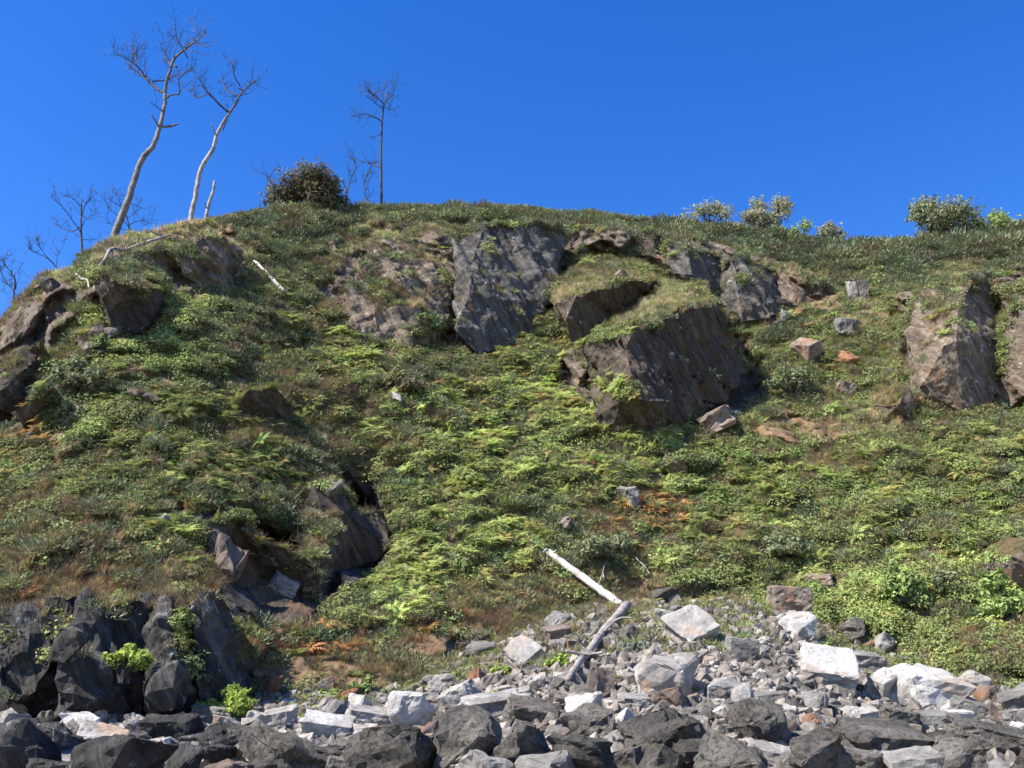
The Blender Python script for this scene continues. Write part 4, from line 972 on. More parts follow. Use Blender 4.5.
SLOPE = [
    (796, 338, 818, 362, 'tan', 'slab', 30, (25, -30), 'pale tilted stone on the grass slope between the large slab and the right buttress'),
    (836, 348, 858, 363, 'orange', 'block', 0, (0, 0), 'rust red stone on the slope, upper of two left of the right buttress'),
    (836, 377, 856, 396, 'brown', 'block', 0, (0, 0), 'layered dark red stone on the slope, lower of two left of the right buttress'),
    (834, 313, 855, 334, 'grey', 'block', 20, (10, 20), 'pale grey pointed stone in green shrubs under the right skyline'),
    (848, 277, 858, 302, 'grey', 'block', 0, (0, 0), 'narrow upright pale rock, left one of a split pair under the skyline'),
    (858, 278, 870, 303, 'dark', 'block', 0, (0, 0), 'narrow upright dark rock, right one of a split pair under the skyline'),
    (773, 296, 794, 308, 'brown', 'block', 0, (0, 0), 'brown stone at the foot of the ribbed grey cliff, topmost of its cluster'),
    (780, 308, 793, 320, 'grey', 'block', 0, (0, 0), 'grey stone in the cluster at the foot of the ribbed grey cliff'),
    (793, 308, 806, 318, 'orange', 'block', 0, (0, 0), 'small reddish stone in the cluster at the foot of the ribbed grey cliff'),
    (774, 318, 788, 326, 'dark', 'block', 0, (0, 0), 'dark flat stone lowest in the cluster at the foot of the ribbed grey cliff'),
    (663, 450, 686, 478, 'tan', 'block', 20, (10, -20), 'pinkish upright boulder in the ferns below the largest dark slab'),
    (618, 485, 640, 506, 'grey', 'block', 0, (8, 0), 'pale grey squared boulder in ferns below left of the pinkish upright boulder'),
    (700, 408, 736, 428, 'brown', 'slab', -20, (14, -22), 'reddish slanting rock in grass at the lower right foot of the largest slab'),
    (550, 516, 570, 528, 'brown', 'block', 0, (0, 0), 'small brown stone in ferns above the upper end of the broken log'),
    (806, 573, 834, 586, 'tan', 'slab', -12, (8, 0), 'pinkish stone half hidden in green plants above the flat brown boulder'),
    (206, 536, 240, 582, 'brown', 'block', 20, (10, 20), 'grey peaked boulder with sunlit pale tip in the shadowed gully'),
    (270, 574, 296, 590, 'pale', 'slab', 20, (14, 26), 'pale bluish slab catching sun in the shadowed gully'),
    (320, 478, 342, 496, 'dark', 'block', 0, (0, 0), 'dark rock under a brown turf tuft at the top of the dark hollow'),
    (730, 408, 744, 418, 'grey', 'block', 0, (0, 0), 'small grey stone right of the reddish slanting rock'),
    (576, 241, 592, 252, 'grey', 'block', 0, (0, 0), 'small grey stone on grass above the undercut block with dry grass cap'),
    (612, 268, 628, 280, 'tan', 'block', 0, (0, 0), 'pinkish stone on the brown turf above the undercut block'),
    (105, 320, 120, 340, 'dark', 'block', 0, (0, 12), 'bluish grey rock at the foot of the overhanging rock at the top left'),
    (38, 276, 60, 292, 'dark', 'block', 0, (0, 0), 'dark rock under dry grass on the left skyline shoulder'),
    (388, 390, 402, 402, 'pale', 'block', 0, (0, 0), 'tiny pale stone among ferns in the middle of the slope'),
    (158, 513, 166, 526, 'pale', 'slab', 50, (30, 40), 'small white upright stone in brambles on the lower left slope'),
]
for k, (x0, y0, x1, y1, mt, kd, sp_, tl, lab) in enumerate(SLOPE):
    me = hull_rock(800 + k, kd, res=.2, rough=.06)
    put_rock('rock', me, mt, (x0, y0, x1, y1), lab, 'rock', 'rocks lying on the green slope', depth=1.2, spin=sp_, tilt_=tl, lift=.22)

# the generated stones between the named boulders: a few shared shapes per material, each stone an object of its own
TONES = ['dark', 'grey', 'brown', 'pale', 'white', 'orange', 'crag']
LIB = {}
def lib(mt, kd, k):
    key = (mt, kd, k)
    if key not in LIB:
        me = hull_rock(1000 + hash_(mt, kd, k), kd, res=.2, rough=.06); me.materials.append(M[mt]); LIB[key] = me
    return LIB[key]
def hash_(mt, kd, k): return TONES.index(mt) * 40 + ['slab', 'block', 'round'].index(kd) * 10 + k
rr = random.Random(21)
def beach_top(px): return np.interp(px, [-50, 0, 240, 262, 330, 400, 440, 480, 540, 600, 640, 780, 850, 950, 1024], [728, 722, 722, 694, 690, 692, 668, 655, 628, 606, 604, 606, 644, 680, 700])
placed = [((h[0] + h[2]) / 2, (h[1] + h[3]) / 2, (h[2] - h[0]) / 2) for h in HERO]
gen = []
def try_add(x, y, w, f=.62):
    for a, b, r_ in placed + gen:
        if abs(x - a) < (w / 2 + r_) * f and abs(y - b) < (w / 2 + r_) * f * .55: return False
    gen.append((x, y, w / 2)); return True
stones = []
N_GEN = 222
for it in range(6000):
    if len(stones) >= N_GEN: break
    x = rr.uniform(-15, 1040); t = rr.random()
    if t < .34: y = rr.uniform(738, 775); w = rr.uniform(28, 62)
    elif t < .68: y = rr.uniform(712, 742); w = rr.uniform(15, 34)
    elif t < .9: y = rr.uniform(675, 715); w = rr.uniform(9, 22)
    else: y = rr.uniform(600, 680); w = rr.uniform(7, 14)
    if y < beach_top(x) + 3: continue
    if not try_add(x, y, w): continue
    q = rr.random()
    if y > 735: mt = 'dark' if q < .72 else 'grey' if q < .86 else 'brown' if q < .95 else 'pale'
    elif y > 712: mt = 'dark' if q < .28 else 'grey' if q < .55 else 'pale' if q < .78 else 'white' if q < .86 else 'brown' if q < .96 else 'orange'
    else: mt = 'grey' if q < .45 else 'dark' if q < .6 else 'pale' if q < .8 else 'brown' if q < .91 else 'white' if q < .96 else 'orange'
    if 245 < x < 500 and y < 716 and q > .45: mt = 'orange' if q > .88 else 'brown' if q > .66 else 'pale'
    kd = rr.choice(['block', 'block', 'slab', 'block'])
    hgt = w * rr.uniform(.45, .8)
    stones.append((x, y, w, hgt, mt, kd))
TN = {'dark': 'dark', 'grey': 'grey', 'brown': 'brown', 'pale': 'pale', 'white': 'white', 'orange': 'rusty orange'}
KN = {'slab': 'flat', 'block': 'angular', 'round': 'rounded'}
made = []
for (x, y, w, hgt, mt, kd) in stones:
    best = min(HERO, key=lambda h: ((h[0] + h[2]) / 2 - x) ** 2 + (((h[1] + h[3]) / 2 - y) * 1.5) ** 2)
    hx, hy = (best[0] + best[2]) / 2, (best[1] + best[3]) / 2
    dx, dy = x - hx, (y - hy) * 1.5
    rel = ('right of' if dx > 0 else 'left of') if abs(dx) > abs(dy) else ('in front of' if dy > 0 else 'behind')
    sz = 'large' if w > 42 else 'middling' if w > 24 else 'small' if w > 13 else 'very small'
    lab = f"{sz} {TN[mt]} {KN[kd]} stone {rel} {best[10]}"
    mt2 = 'crag' if mt == 'dark' and x < 260 else mt
    o = put_rock('stone', lib(mt2, kd, rr.randrange(3)), mt2, (x - w / 2, y - hgt / 2, x + w / 2, y + hgt / 2), lab, 'stone', 'loose stones on the boulder beach',
                 depth=rr.uniform(.7, 1.0), spin=rr.uniform(0, 360) if kd != 'slab' else rr.uniform(-25, 25), tilt_=(rr.uniform(-5, 25), rr.uniform(-15, 15)))
    if o: made.append((lab, x, o))
ORD = ['first', 'second', 'third', 'fourth', 'fifth', 'sixth']
byl = {}
for lab, x, o in made: byl.setdefault(lab, []).append((x, o))
for lab, L_ in byl.items():
    if len(L_) > 1:
        L_.sort(key=lambda t: t[0])
        for k, (x, o) in enumerate(L_):
            w_ = ('left one of two: ' if k == 0 else 'right one of two: ') if len(L_) == 2 else ORD[min(k, 5)] + ' from left: '
            o['label'] = ' '.join((w_ + lab).split()[:16])

# small rubble nobody could count
gc = bpy.data.collections.new('rubble_shapes')
for k in range(5):
    me = hull_rock(1500 + k, 'block' if k < 4 else 'slab', res=.5, rough=.05); me.materials.append(M['gravel'])
    gc.objects.link(bpy.data.objects.new('rubble_shape', me))
gcp = bpy.data.collections.new('pale_rubble_shapes')
for k in range(3):
    me = hull_rock(1600 + k, 'block', res=.5, rough=.05); me.materials.append(M['pale'])
    gcp.objects.link(bpy.data.objects.new('pale_rubble_shape', me))
def rubble(name, n, smin, smax, coll, nc_, label):
    xx = rng.uniform(-40, 1064, n * 3); yy = rng.uniform(598, 768, n * 3); ok = yy > beach_top(xx) - 2
    pts = []
    for a, b in zip(xx[ok], yy[ok]):
        p, nn = hit(a, b)
        if p is not None and p.y < 50: pts.append(p[:])
        if len(pts) >= n: break
    pts = np.array(pts); n = len(pts); s = smin + (smax - smin) * rng.random(n) ** 2.2
    stuff(name, pts + np.array([0, 0, 1]) * (s * .15)[:, None], rng.random((n, 3)) * 6.28, s[:, None] * (.7 + .6 * rng.random((n, 3))), np.ones((n, 3)), nc_, coll, label, 'rubble')
rubble('rubble', 9000, .08, .42, gc, 5, 'small grey broken rubble filling the gaps between the boulders')
rubble('pale_rubble', 1500, .08, .34, gcp, 3, 'small pale stone chips scattered through the grey rubble')

# ------------------------------------------------------------------ wood: dead trees and drift logs
def tube(V, Fc, path, rad, sides=7, knob=0.0, r=None):
    path = np.asarray(path, float); rad = np.asarray(rad, float); i0 = len(V); n = len(path)
    ref = np.array([.3, .8, .2])
    for k in range(n):
        d = path[min(k + 1, n - 1)] - path[max(k - 1, 0)]; d = d / (np.linalg.norm(d) + 1e-9)
        a = np.cross(d, ref); a /= np.linalg.norm(a) + 1e-9; b = np.cross(d, a)
        for j in range(sides):
            an = 2 * math.pi * j / sides; w = rad[k] * (1 + (knob * (r.random() - .5) if r is not None else 0))
            V.append(path[k] + (a * math.cos(an) + b * math.sin(an)) * w)
    for k in range(n - 1):
        for j in range(sides):
            j2 = (j + 1) % sides; Fc.append((i0 + k * sides + j, i0 + k * sides + j2, i0 + (k + 1) * sides + j2, i0 + (k + 1) * sides + j))
    Fc.append(tuple(i0 + j for j in range(sides))[::-1]); Fc.append(tuple(i0 + (n - 1) * sides + j for j in range(sides)))

def smooth_path(pts, rad, sub=5, wob=0, r=None):
    pts = np.asarray(pts, float); n = len(pts)
    if n < 3: t = np.linspace(0, n - 1, (n - 1) * sub + 1)
    else: t = np.linspace(0, n - 1, (n - 1) * sub + 1)
    out = []
    for u_ in t:
        i = min(int(u_), n - 2); f = u_ - i
        p0, p1, p2, p3 = pts[max(i - 1, 0)], pts[i], pts[i + 1], pts[min(i + 2, n - 1)]
        out.append(.5 * ((2 * p1) + (-p0 + p2) * f + (2 * p0 - 5 * p1 + 4 * p2 - p3) * f * f + (-p0 + 3 * p1 - 3 * p2 + p3) * f ** 3))
    out = np.array(out)
    if wob and r is not None: out[1:-1] += r.normal(size=(len(out) - 2, 3)) * wob
    return out, np.interp(t, np.arange(n), rad)

def px_path(pts, y, zoff=None):
    """pts (px, py[, metres behind]) in the upright plane at depth y"""
    return np.array([U(p[0], p[1], y + (p[2] if len(p) > 2 else 0)) for p in pts])

def twigs(V, Fc, path, rad, r, n, L, lev=2, t0=.35, up=.5):
    for k in range(n):
        t = t0 + (1 - t0) * (k + r.random()) / n; i = min(int(t * (len(path) - 1)), len(path) - 2)
        p = path[i] + (path[i + 1] - path[i]) * r.random(); ax = path[i + 1] - path[i]; ax /= np.linalg.norm(ax) + 1e-9
        d = ax * .5 + r.normal(size=3) * .75 + np.array([0, 0, up]); d /= np.linalg.norm(d)
        l = L * (.5 + .8 * r.random()); d2 = d + r.normal(size=3) * .3 + np.array([0, 0, .25]); 
        q = np.array([p, p + d * l * .5, p + d * l * .5 + d2 * l * .5]); r0 = max(min(rad[i] * .45, .045), .014)
        tube(V, Fc, q, [r0, r0 * .75, r0 * .35], 4)
        if lev > 1: twigs(V, Fc, q, [r0 * .9] * 3, r, 3, L * .5, lev - 1, .3, up)

def dead_tree(name, lab, y, trunk, tr, branches, mt, seed, tw=8, twL=.9, group=None, bmat='twig'):
    r = np.random.default_rng(seed); s = y / (F * cp)
    P0 = px_path(trunk, y); org = P0[0].copy()
    root = empty(name, org); tag(root, lab, 'tree', group)
    pth, rd = smooth_path(P0 - org, np.array(tr) * s * .86, 6, .012, r)
    V, Fc = [], []; tube(V, Fc, pth, rd, 9, .12, r); mesh_obj('trunk', V, Fc, M[mt], root, smooth=True)
    for (pts, r0, r1, nt) in branches:
        B0 = px_path(pts, y) - org; k = len(B0)
        jd = np.cumsum(r.normal(size=k) * .0 + (r.choice([-1, 1]) * .35)); B0[1:, 1] += jd[1:] * .6   # branches leave the picture plane as real ones do
        pt, rd2 = smooth_path(B0, np.linspace(r0, r1, k) * s, 5, .015, r)
        V, Fc = [], []; tube(V, Fc, pt, rd2, 6, .1, r)
        if nt: twigs(V, Fc, pt, rd2, r, int(nt * 1.2), twL * 1.35, 2)
        mesh_obj('branch', V, Fc, M[mt if r0 > 1.8 or not nt else bmat], root, smooth=True)
    return root

yT = S0(120.0, crest(120.0)) + .8
dead_tree('dead_pine', 'tallest bare dead pine leaning right on the left headland, grey trunk', float(yT),
    [(113, 242), (116, 231), (129, 198), (137, 172), (143, 157.5), (153, 146), (160, 126), (164.5, 106), (165, 93)], [5.2, 4.6, 4.0, 3.6, 3.6, 3.2, 2.7, 2.3, 2.0],
    [([(165, 93), (170, 82), (177, 67), (186, 61), (194.5, 57), (205, 52), (213, 47)], 1.9, .5, 16),
     ([(165, 93), (157, 86), (146, 76), (136, 66), (126, 57), (120.6, 46)], 1.7, .45, 14),
     ([(177, 67), (168, 60), (164.5, 54), (160, 45), (158.7, 37)], 1.1, .4, 9),
     ([(188, 58), (183, 50), (180, 46), (179, 34)], .8, .3, 8),
     ([(152, 81), (160, 76), (169, 71.6), (174, 66)], .9, .4, 5),
     ([(146, 77), (139, 70), (131, 66), (118, 63)], .9, .3, 8),
     ([(136, 66), (134, 56), (130, 44)], .8, .3, 7),
     ([(160, 127), (169, 122), (175, 117.5)], 1.6, 1.0, 0),
     ([(160, 128), (157, 124), (154.5, 120)], 1.3, .7, 0),
     ([(163, 112), (158, 110), (153, 108)], .7, .3, 1),
     ([(166, 98), (174, 99), (183, 99), (183.7, 87), (194.5, 81), (202, 80)], 1.1, .4, 7)], 'deadbark', 31, twL=.85, bmat='twig')
yT = S0(195.0, crest(195.0)) + .8
dead_tree('dead_pine', 'second dead pine with pale crooked trunk, just right of the tallest leaning one', float(yT),
    [(190, 228), (191, 218), (196, 192), (200, 172), (206, 160), (213, 149), (217, 134.6), (223, 123), (229.5, 113)], [3.6, 3.3, 2.9, 2.8, 2.7, 2.5, 2.2, 1.9, 1.6],
    [([(229.5, 113), (236, 97), (240, 86), (249, 76), (251, 70)], 1.4, .4, 12),
     ([(229, 113), (214.6, 101.7), (206, 93), (202.6, 83)], 1.3, .4, 8),
     ([(207, 94), (199, 93), (191.7, 91.6), (187, 80)], .8, .3, 7),
     ([(237, 96), (224.6, 86), (220, 73)], .9, .3, 9),
     ([(240, 86), (236, 80), (236, 72)], .8, .3, 6),
     ([(223, 130), (229, 122), (234.7, 116), (240, 112)], .7, .3, 4),
     ([(217, 138), (215, 132), (214, 130)], .9, .5, 0), ([(206, 160), (204, 157)], 1.0, .6, 0)], 'palebark', 32, twL=.8)
dead_tree('dead_tree_stump', 'thin pale snag without branches, standing close right of the crooked dead pine', float(yT),
    [(205.5, 228), (206, 218), (209, 203), (213, 192), (214.6, 181)], [2.6, 2.4, 2.1, 1.9, 1.5], [([(207, 208), (205.5, 205)], .8, .4, 0)], 'palebark', 33)
yT = S0(381.0, crest(381.0)) + .8
dead_tree('dead_pine', 'slender dark dead pine alone on the skyline right of the dark bush', float(yT),
    [(381.5, 212), (381.5, 202), (381, 164), (382, 123), (384.7, 102.5), (391.7, 88)], [1.9, 1.7, 1.5, 1.2, .9, .5],
    [([(381, 167), (373, 162), (365, 158), (349.5, 152)], .9, .3, 5), ([(381.5, 121), (374, 120), (367, 119), (350.7, 123)], .8, .3, 9),
     ([(384, 104), (376, 99), (368, 95)], .7, .3, 9), ([(385, 102), (392, 99), (397, 90)], .7, .3, 9), ([(383, 109), (376, 106), (370, 102)], .6, .3, 7),
     ([(387, 97), (383, 90), (378, 86)], .6, .3, 8), ([(382, 135), (378, 132), (375, 131)], .5, .2, 2), ([(381, 105), (388, 106), (394, 105)], .5, .2, 5)], 'twig', 34, twL=.8)
dead_tree('bare_tree', 'small bare dark tree in the gap left of the tallest dead pine', 66.0,
    [(82, 275), (82, 250), (81, 225), (81.5, 210), (82, 198)], [1.6, 1.4, 1.1, .8, .5],
    [([(81, 226), (72, 228), (61.5, 225.6), (49, 219)], .7, .25, 8), ([(81, 232), (74, 222), (67.7, 213), (59, 205)], .6, .25, 8), ([(82, 215), (88, 207), (96, 201)], .6, .25, 8),
     ([(82, 226), (88, 222), (94, 222)], .5, .2, 5), ([(82, 207), (76, 202), (70, 200)], .5, .2, 7), ([(82, 240), (86, 237), (88, 240)], .4, .2, 3)], 'twig', 35, twL=.8)
dead_tree('bare_tree', 'faint bare twiggy treetop behind the foot of the tallest dead pine', 64.0,
    [(131, 246), (130, 232), (128, 222), (126, 212)], [1.2, 1.0, .8, .4],
    [([(130, 228), (122, 220), (112, 212), (109, 204)], .5, .2, 8), ([(129, 225), (136, 218), (146, 217)], .5, .2, 8), ([(128, 220), (124, 210), (121, 200)], .5, .2, 7), ([(130, 232), (120, 230), (110, 226)], .4, .2, 6), ([(128, 218), (134, 209), (139, 203)], .4, .2, 6)], 'twig', 36, twL=.8)
dead_tree('bare_tree', 'bare dark tree with forked trunk at the left edge of the view', 60.0,
    [(14, 325), (14, 303), (14, 292)], [1.5, 1.3, 1.1],
    [([(14, 292), (9, 286), (4, 281), (-4, 276)], .9, .3, 8), ([(14, 292), (18, 286), (18.6, 281), (12, 272), (10, 265)], .9, .3, 10), ([(16, 289), (19, 286), (21, 288)], .5, .3, 2), ([(8, 285), (4, 274), (2, 264)], .5, .2, 8)], 'twig', 37, twL=.8)
dead_tree('bare_tree', 'faint bare twigs leaning left over the low skyline shoulder at the left', 64.0,
    [(60, 276), (54, 264), (44, 256)], [1.0, .8, .5], [([(50, 261), (44, 252), (39, 246)], .4, .2, 8), ([(44, 256), (36, 254), (32, 252)], .4, .2, 6), ([(56, 267), (60, 258), (64, 254)], .3, .2, 4)], 'twig', 38, twL=.7)

def log(lab, pts, rad, mt, seed, branches=(), cat='log', name='fallen_log', off=.3, group=None):
    """a length of dead wood lying on the slope: points are dropped onto the ground that is there"""
    r = np.random.default_rng(seed); W3 = []
    for (a, b, *ex) in pts:
        p, n = hit(a, b); e_ = ex[0] if ex else 0
        if p is None: p = Vector(U(a, b, 50))
        W3.append(U(a, b, p.y - off - e_))
    W3 = np.array(W3)
    # keep a trunk from following every bump
    if len(W3) > 2:
        t = np.linspace(0, 1, len(W3)); yy = np.polyval(np.polyfit(t, W3[:, 1], 1), t); yy = yy - max(0, (yy - W3[:, 1]).max() * .9)
        W3 = np.array([U(a[0], a[1], y_) for a, y_ in zip(pts, yy)])
    s = W3[:, 1] / (F * cp); org = W3[0].copy()
    root = empty(name, org); tag(root, lab, cat, group)
    pt, rd = smooth_path(W3 - org, np.array(rad) * s, 5, .012, r)
    V, Fc = [], []; tube(V, Fc, pt, rd, 9, .14, r); mesh_obj('trunk', V, Fc, M[mt], root, smooth=True)
    for bpts, r0, r1 in branches:
        yb = np.interp(bpts[0][0], sorted([p_[0] for p_ in pts]), [w for _, w in sorted(zip([p_[0] for p_ in pts], W3[:, 1]))])
        B0 = np.array([U(q[0], q[1], yb - .1 - .12 * k) for k, q in enumerate(bpts)]) - org
        p2, r2 = smooth_path(B0, np.linspace(r0, r1, len(B0)) * s[0], 4, .01, r)
        V, Fc = [], []; tube(V, Fc, p2, r2, 6, .1, r); mesh_obj('branch', V, Fc, M[mt], root, smooth=True)
    return root
log('bleached white log lying down the slope above the scree, its top end broken', [(549, 552, .1), (566, 565, .2), (584, 578, .3), (603, 592, .3), (622, 606, .3)], [3.0, 3.4, 3.6, 3.8, 4.2], 'bleached', 51,
    [([(549, 552), (546, 549), (543, 552)], 1.0, .5), ([(549, 555), (547, 559), (550, 562)], 1.1, .5), ([(598, 585), (602, 575), (604, 566)], .6, .3), ([(553, 553), (556, 550)], 1.2, .6)])
log('greyish log with a forked end lying across the scree below the bleached white one', [(627, 605, .6), (612, 622, .8), (600, 636, .8), (590, 650, .8), (578, 664, .8), (568, 679, .8)], [4.2, 4.0, 3.8, 3.4, 3.2, 3.0], 'greywood', 52,
    [([(600, 637), (604, 643), (608, 648)], 1.6, .6), ([(602, 634), (610, 625), (620, 618), (632, 618)], 1.0, .5), ([(583, 655), (575, 653), (566, 651)], 1.5, 1.0), ([(582, 653), (590, 654), (603, 652)], 1.4, .8)])
log('thin pale hooked branch propped beside the lower end of the greyish log', [(596, 655, .5), (604, 655, .5), (612, 657, .5), (613, 664, .4)], [1.2, 1.3, 1.2, .8], 'bleached', 53, cat='branch', name='drift_branch')
log('straight pale log lying down the heath right of the headland turf', [(254, 261, .2), (264, 270, .3), (274, 281, .3), (284, 291, .3)], [1.3, 1.9, 2.1, 1.9], 'bleached', 54)
log('long bent grey root running along the headland edge below the turf', [(98.7, 267, .3), (106, 257, .5), (111.6, 249, .6), (124, 250, .6), (141.6, 244, .5), (156.7, 239, .4), (172, 234.7, .3)], [1.2, 1.6, 1.7, 1.9, 1.7, 1.4, 1.0], 'greywood', 55,
    [([(112, 250), (113, 257), (110, 262)], .9, .4)], cat='root', name='exposed_root')
log('short white twisted root at the left rim of the overhanging rock', [(76, 274, .3), (82, 279, .4), (87, 280, .4), (89, 288, .3)], [.8, 1.1, 1.2, .8], 'bleached', 56, cat='root', name='exposed_root')
for k, (pts, lab) in enumerate([([(636, 558), (644, 566), (650, 574)], 'thin bare stick in dry grass above right of the log bend'), ([(530, 540), (540, 548), (545, 552)], 'thin dead stick pointing up from the top end of the bleached log'),
        ([(604, 578), (603, 570), (606, 562)], 'thin forked twig standing beside the bleached white log')]):
    log(lab, [(a, b, .3) for a, b in pts], [.8, .7, .5], 'greywood', 60 + k, cat='stick', name='dead_stick')

# ------------------------------------------------------------------ shrubs that stand out singly
M['bush_dark'] = leaf_mat('dark_bush_leaf', (.09, .10, .055), (.20, .165, .095))
M['bush_pale'] = leaf_mat('pale_bush_leaf', (.38, .35, .21), (.27, .30, .15))
M['bush_green'] = leaf_mat('fresh_bush_leaf', (.23, .32, .10), (.31, .38, .13))
M['bush_lime'] = leaf_mat('lime_bush_leaf', (.36, .44, .09), (.26, .36, .08), .35)
M['bush_olive'] = leaf_mat('olive_bush_leaf', (.25, .265, .14), (.17, .20, .105))
def shrub(name, lab, cx, base, w, h, mat, seed, leaves=1500, leaf=.10, behind=0.0, lobes=6, group=None, bare=0, cat='shrub', airy=.0):
    r = np.random.default_rng(seed)
    p, n = hit(cx, base)
    if p is None: p = Vector(U(cx, base, float(S0(cx, crest(cx))) + behind))
    y = p.y + behind; c0 = U(cx, base, y); s = y / (F * cp); w *= s; h *= s
    if group == sk: h *= 1.28
    root = empty(name, c0); tag(root, lab, cat, group)
    L = []
    for k in range(lobes):
        a = r.random() * 6.283; t = r.random() ** .6
        L.append((np.array([math.cos(a) * w * .44 * t, math.sin(a) * w * .30 * t, h * (.18 + .70 * r.random() ** 1.3 * (1.15 - .75 * t))]), w * (.09 + .13 * r.random()), h * (.13 + .15 * r.random())))
    leaves = int(leaves * 1.9); per = leaves // lobes; V, Fc = [], []; leaf *= 1.12; rim = r.random() * 6.28
    for (c, rw, rh) in L:
        for _ in range(per):
            u_ = r.normal(size=3); u_ /= np.linalg.norm(u_); q = c + u_ * np.array([rw, rw, rh]) * (.35 + .85 * r.random() ** .8) * (1 + .3 * math.sin(5 * math.atan2(u_[2], u_[0]) + rim + c[0] * 9))
            if q[2] < .02: q[2] = .02 + .1 * r.random()
            nn = u_ + r.normal(size=3) * .7 + np.array([0, 0, .4]); nn /= np.linalg.norm(nn)
            a = np.cross(nn, r.normal(size=3)); a /= np.linalg.norm(a) + 1e-9; b = np.cross(nn, a); l = leaf * (.5 + .9 * r.random())
            i = len(V); V += [q - a * l, q - b * l * .45, q + a * l, q + b * l * .45]; Fc.append((i, i + 1, i + 2, i + 3))
    o = fast_mesh('foliage', np.array(V), np.array(Fc), [M[mat]], parent=root)
    V, Fc = [], []
    for (c, rw, rh) in L:
        q = np.array([np.array([r.normal() * .05, r.normal() * .05, -.3]), c * .5 + r.normal(size=3) * .05, c])
        tube(V, Fc, q, [.07, .05, .025], 5)
        for _ in range(3 + bare * 3):
            d_ = r.normal(size=3); d_ /= np.linalg.norm(d_); e_ = c + d_ * np.array([rw, rw, rh]) * (1.0 + .28 * bare); tube(V, Fc, [c * .7, (c * .7 + e_) / 2 + r.normal(size=3) * .06, e_], [.035, .022, .01], 4)
    mesh_obj('stem', V, Fc, M['twig'], root)
    return root
sk = 'bushes standing up along the skyline'
shrub('bush', 'dark round bush on the skyline between the pale snag and the slender dead pine', 312, 212, 86, 48, 'bush_dark', 71, 5200, .13, 1.0, 11, sk, 1)
shrub('bush', 'brownish windswept bush poking up highest on the skyline right of centre', 776, 236, 56, 46, 'bush_pale', 72, 1900, .10, .8, 7, sk, 1)
shrub('bush', 'small pale upright bush alone on the skyline right of the windswept one', 830, 244, 30, 37, 'bush_pale', 73, 1000, .10, .8, 5, sk, 0)
shrub('bush', 'low greyish bush on the skyline above the ribbed grey cliff', 712, 230, 56, 28, 'bush_pale', 74, 1200, .09, .8, 6, sk, 1)
shrub('bush', 'thin greyish twiggy bush between the low greyish and the windswept bush', 748, 234, 40, 28, 'bush_pale', 75, 600, .09, .8, 5, sk, 2)
shrub('bush', 'rounded olive bush forming the highest hump of the right skyline', 940, 242, 84, 56, 'bush_olive', 76, 3600, .12, .6, 10, sk, 1)
shrub('bush', 'light green bush on the skyline near the right edge', 994, 234, 60, 32, 'bush_green', 77, 1500, .10, .6, 6, sk)
shrub('bush', 'pale green tuft bush just below right of the windswept skyline bush', 802, 240, 36, 22, 'bush_green', 78, 700, .09, .5, 4, sk)
shrub('shrub', 'bright lime green shrub growing on the dark shore crag', 124, 671, 42, 24, 'bush_lime', 79, 1500, .07, -.5, 7)
shrub('shrub', 'bright yellow green bush on the shingle at the foot of the shore crag', 232, 718, 56, 30, 'bush_lime', 80, 2600, .06, -.9, 9)
shrub('shrub', 'fresh light green shrub at the right edge below the brown crag', 1004, 618, 44, 46, 'bush_green', 81, 2200, .10, -.2, 8)
shrub('shrub', 'tall glossy green shrub left of the light green one at the right', 905, 594, 34, 40, 'bush_green', 82, 1600, .10, -.2, 7)
shrub('shrub', 'rounded bluish green shrub between two fresh green ones at the right', 955, 598, 36, 32, 'bush_olive', 83, 1500, .09, -.1, 6)
shrub('shrub', 'dark gorse bush alone in the ferns above the log', 598, 560, 70, 30, 'bush_olive', 84, 2400, .08, -.1, 9)
shrub('shrub', 'dark green gorse bush on the grass right of the largest slab', 792, 396, 52, 38, 'bush_olive', 85, 2000, .09, -.1, 8)
shrub('shrub', 'wide dark bush in the fern slope above the flat brown boulder', 790, 558, 60, 30, 'bush_olive', 86, 1800, .09, -.1, 8)
shrub('shrub', 'small dark tuft bush on the grassy ridge of the largest slab', 657, 330, 26, 20, 'bush_olive', 87, 700, .09, -.1, 4)
shrub('shrub', 'dense brown green mound bush below the bluish slate face', 405, 395, 72, 40, 'bush_dark', 88, 2400, .10, 0, 9)
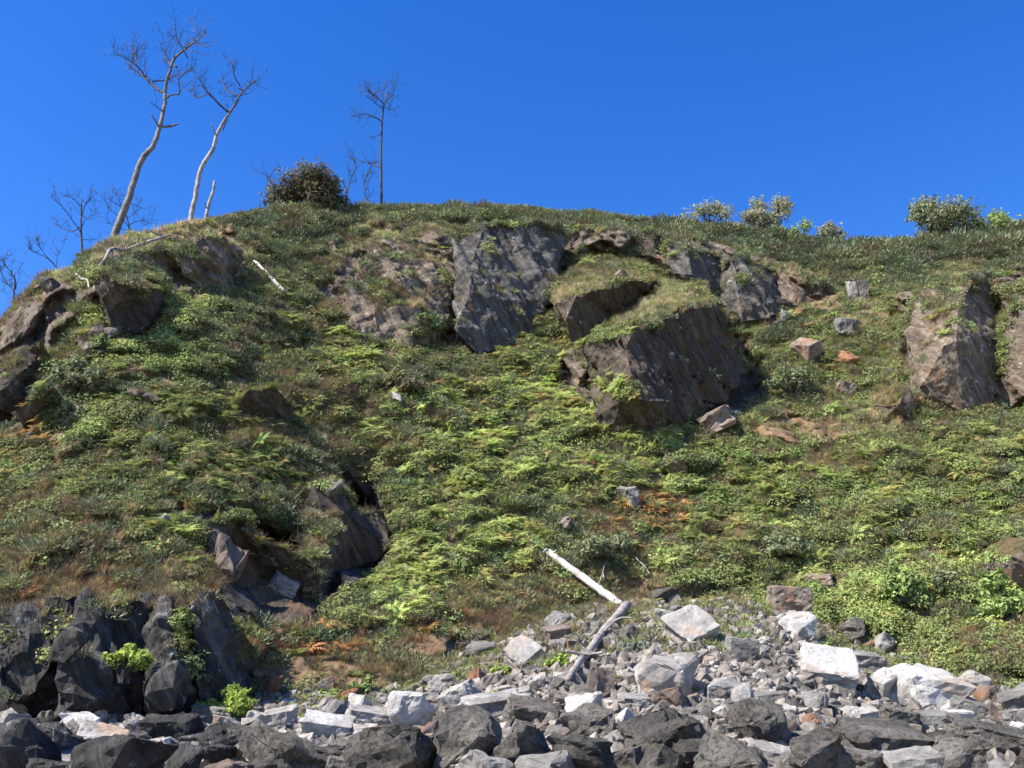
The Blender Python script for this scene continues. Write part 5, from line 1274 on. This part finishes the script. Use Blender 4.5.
shrub('shrub', 'bluish green gorse bush on the upper left slope below the skyline shoulder', 78, 392, 56, 36, 'bush_olive', 89, 2200, .09, 0, 8)
shrub('shrub', 'bluish green gorse bush lower on the left slope beside the narrow grey ledge', 62, 425, 40, 34, 'bush_olive', 90, 1500, .09, 0, 7)
shrub('shrub', 'dark shrub hanging in the green gully left of the bright fern streak', 262, 330, 44, 26, 'bush_dark', 91, 1300, .09, 0, 6)
for k, (cx, cy, w_, h_, lab) in enumerate([(503, 678, 16, 12, 'lime tuft in the scree left of the log end'), (556, 668, 20, 13, 'lime tuft in the scree under the pale split slab'), (333, 722, 20, 12, 'lime tuft by the low white flat slab'),
        (823, 656, 26, 15, 'green tuft above the bright white flat topped block'), (612, 684, 14, 9, 'lime tuft right of the dark brown square block'), (697, 698, 14, 12, 'lime tuft right of the big pale speckled boulder'),
        (497, 703, 16, 8, 'lime tuft along the long thin grey slab'), (360, 694, 24, 16, 'green tuft behind the small white square stone'), (905, 672, 20, 10, 'green tuft behind the largest whitish boulder')]):
    shrub('plant_tuft', lab, cx, cy, w_ * 1.2, h_ * 1.2, 'bush_lime' if 'lime' in lab else 'bush_green', 100 + k, 350, .055, -.15, 4, 'green tufts growing among the stones', cat='plant')
r9 = np.random.default_rng(5)
for k, (pts, lab) in enumerate([([(345, 203), (349, 185), (356, 165), (352, 158)], 'bare twigs rising right of the dark round skyline bush'), ([(282, 203), (272, 185), (264, 172)], 'bare twigs leaning left from the dark round skyline bush'),
                                ([(368, 203), (364, 185), (370, 168)], 'bare twigs between the dark bush and the slender dead pine')]):
    V, Fc = [], []; y_ = float(S0(pts[0][0], crest(pts[0][0]))) + .6; org = U(*pts[0], y_)
    pt, rd = smooth_path(px_path(pts, y_) - org, np.linspace(.9, .3, len(pts)) * y_ / F, 5, .02, r9); tube(V, Fc, pt, rd, 5); twigs(V, Fc, pt, rd, r9, 12, 1.3, 2, .1)
    o = mesh_obj('bare_twigs', V, Fc, M['twig']); o.location = org; tag(o, lab, 'twigs')
#END
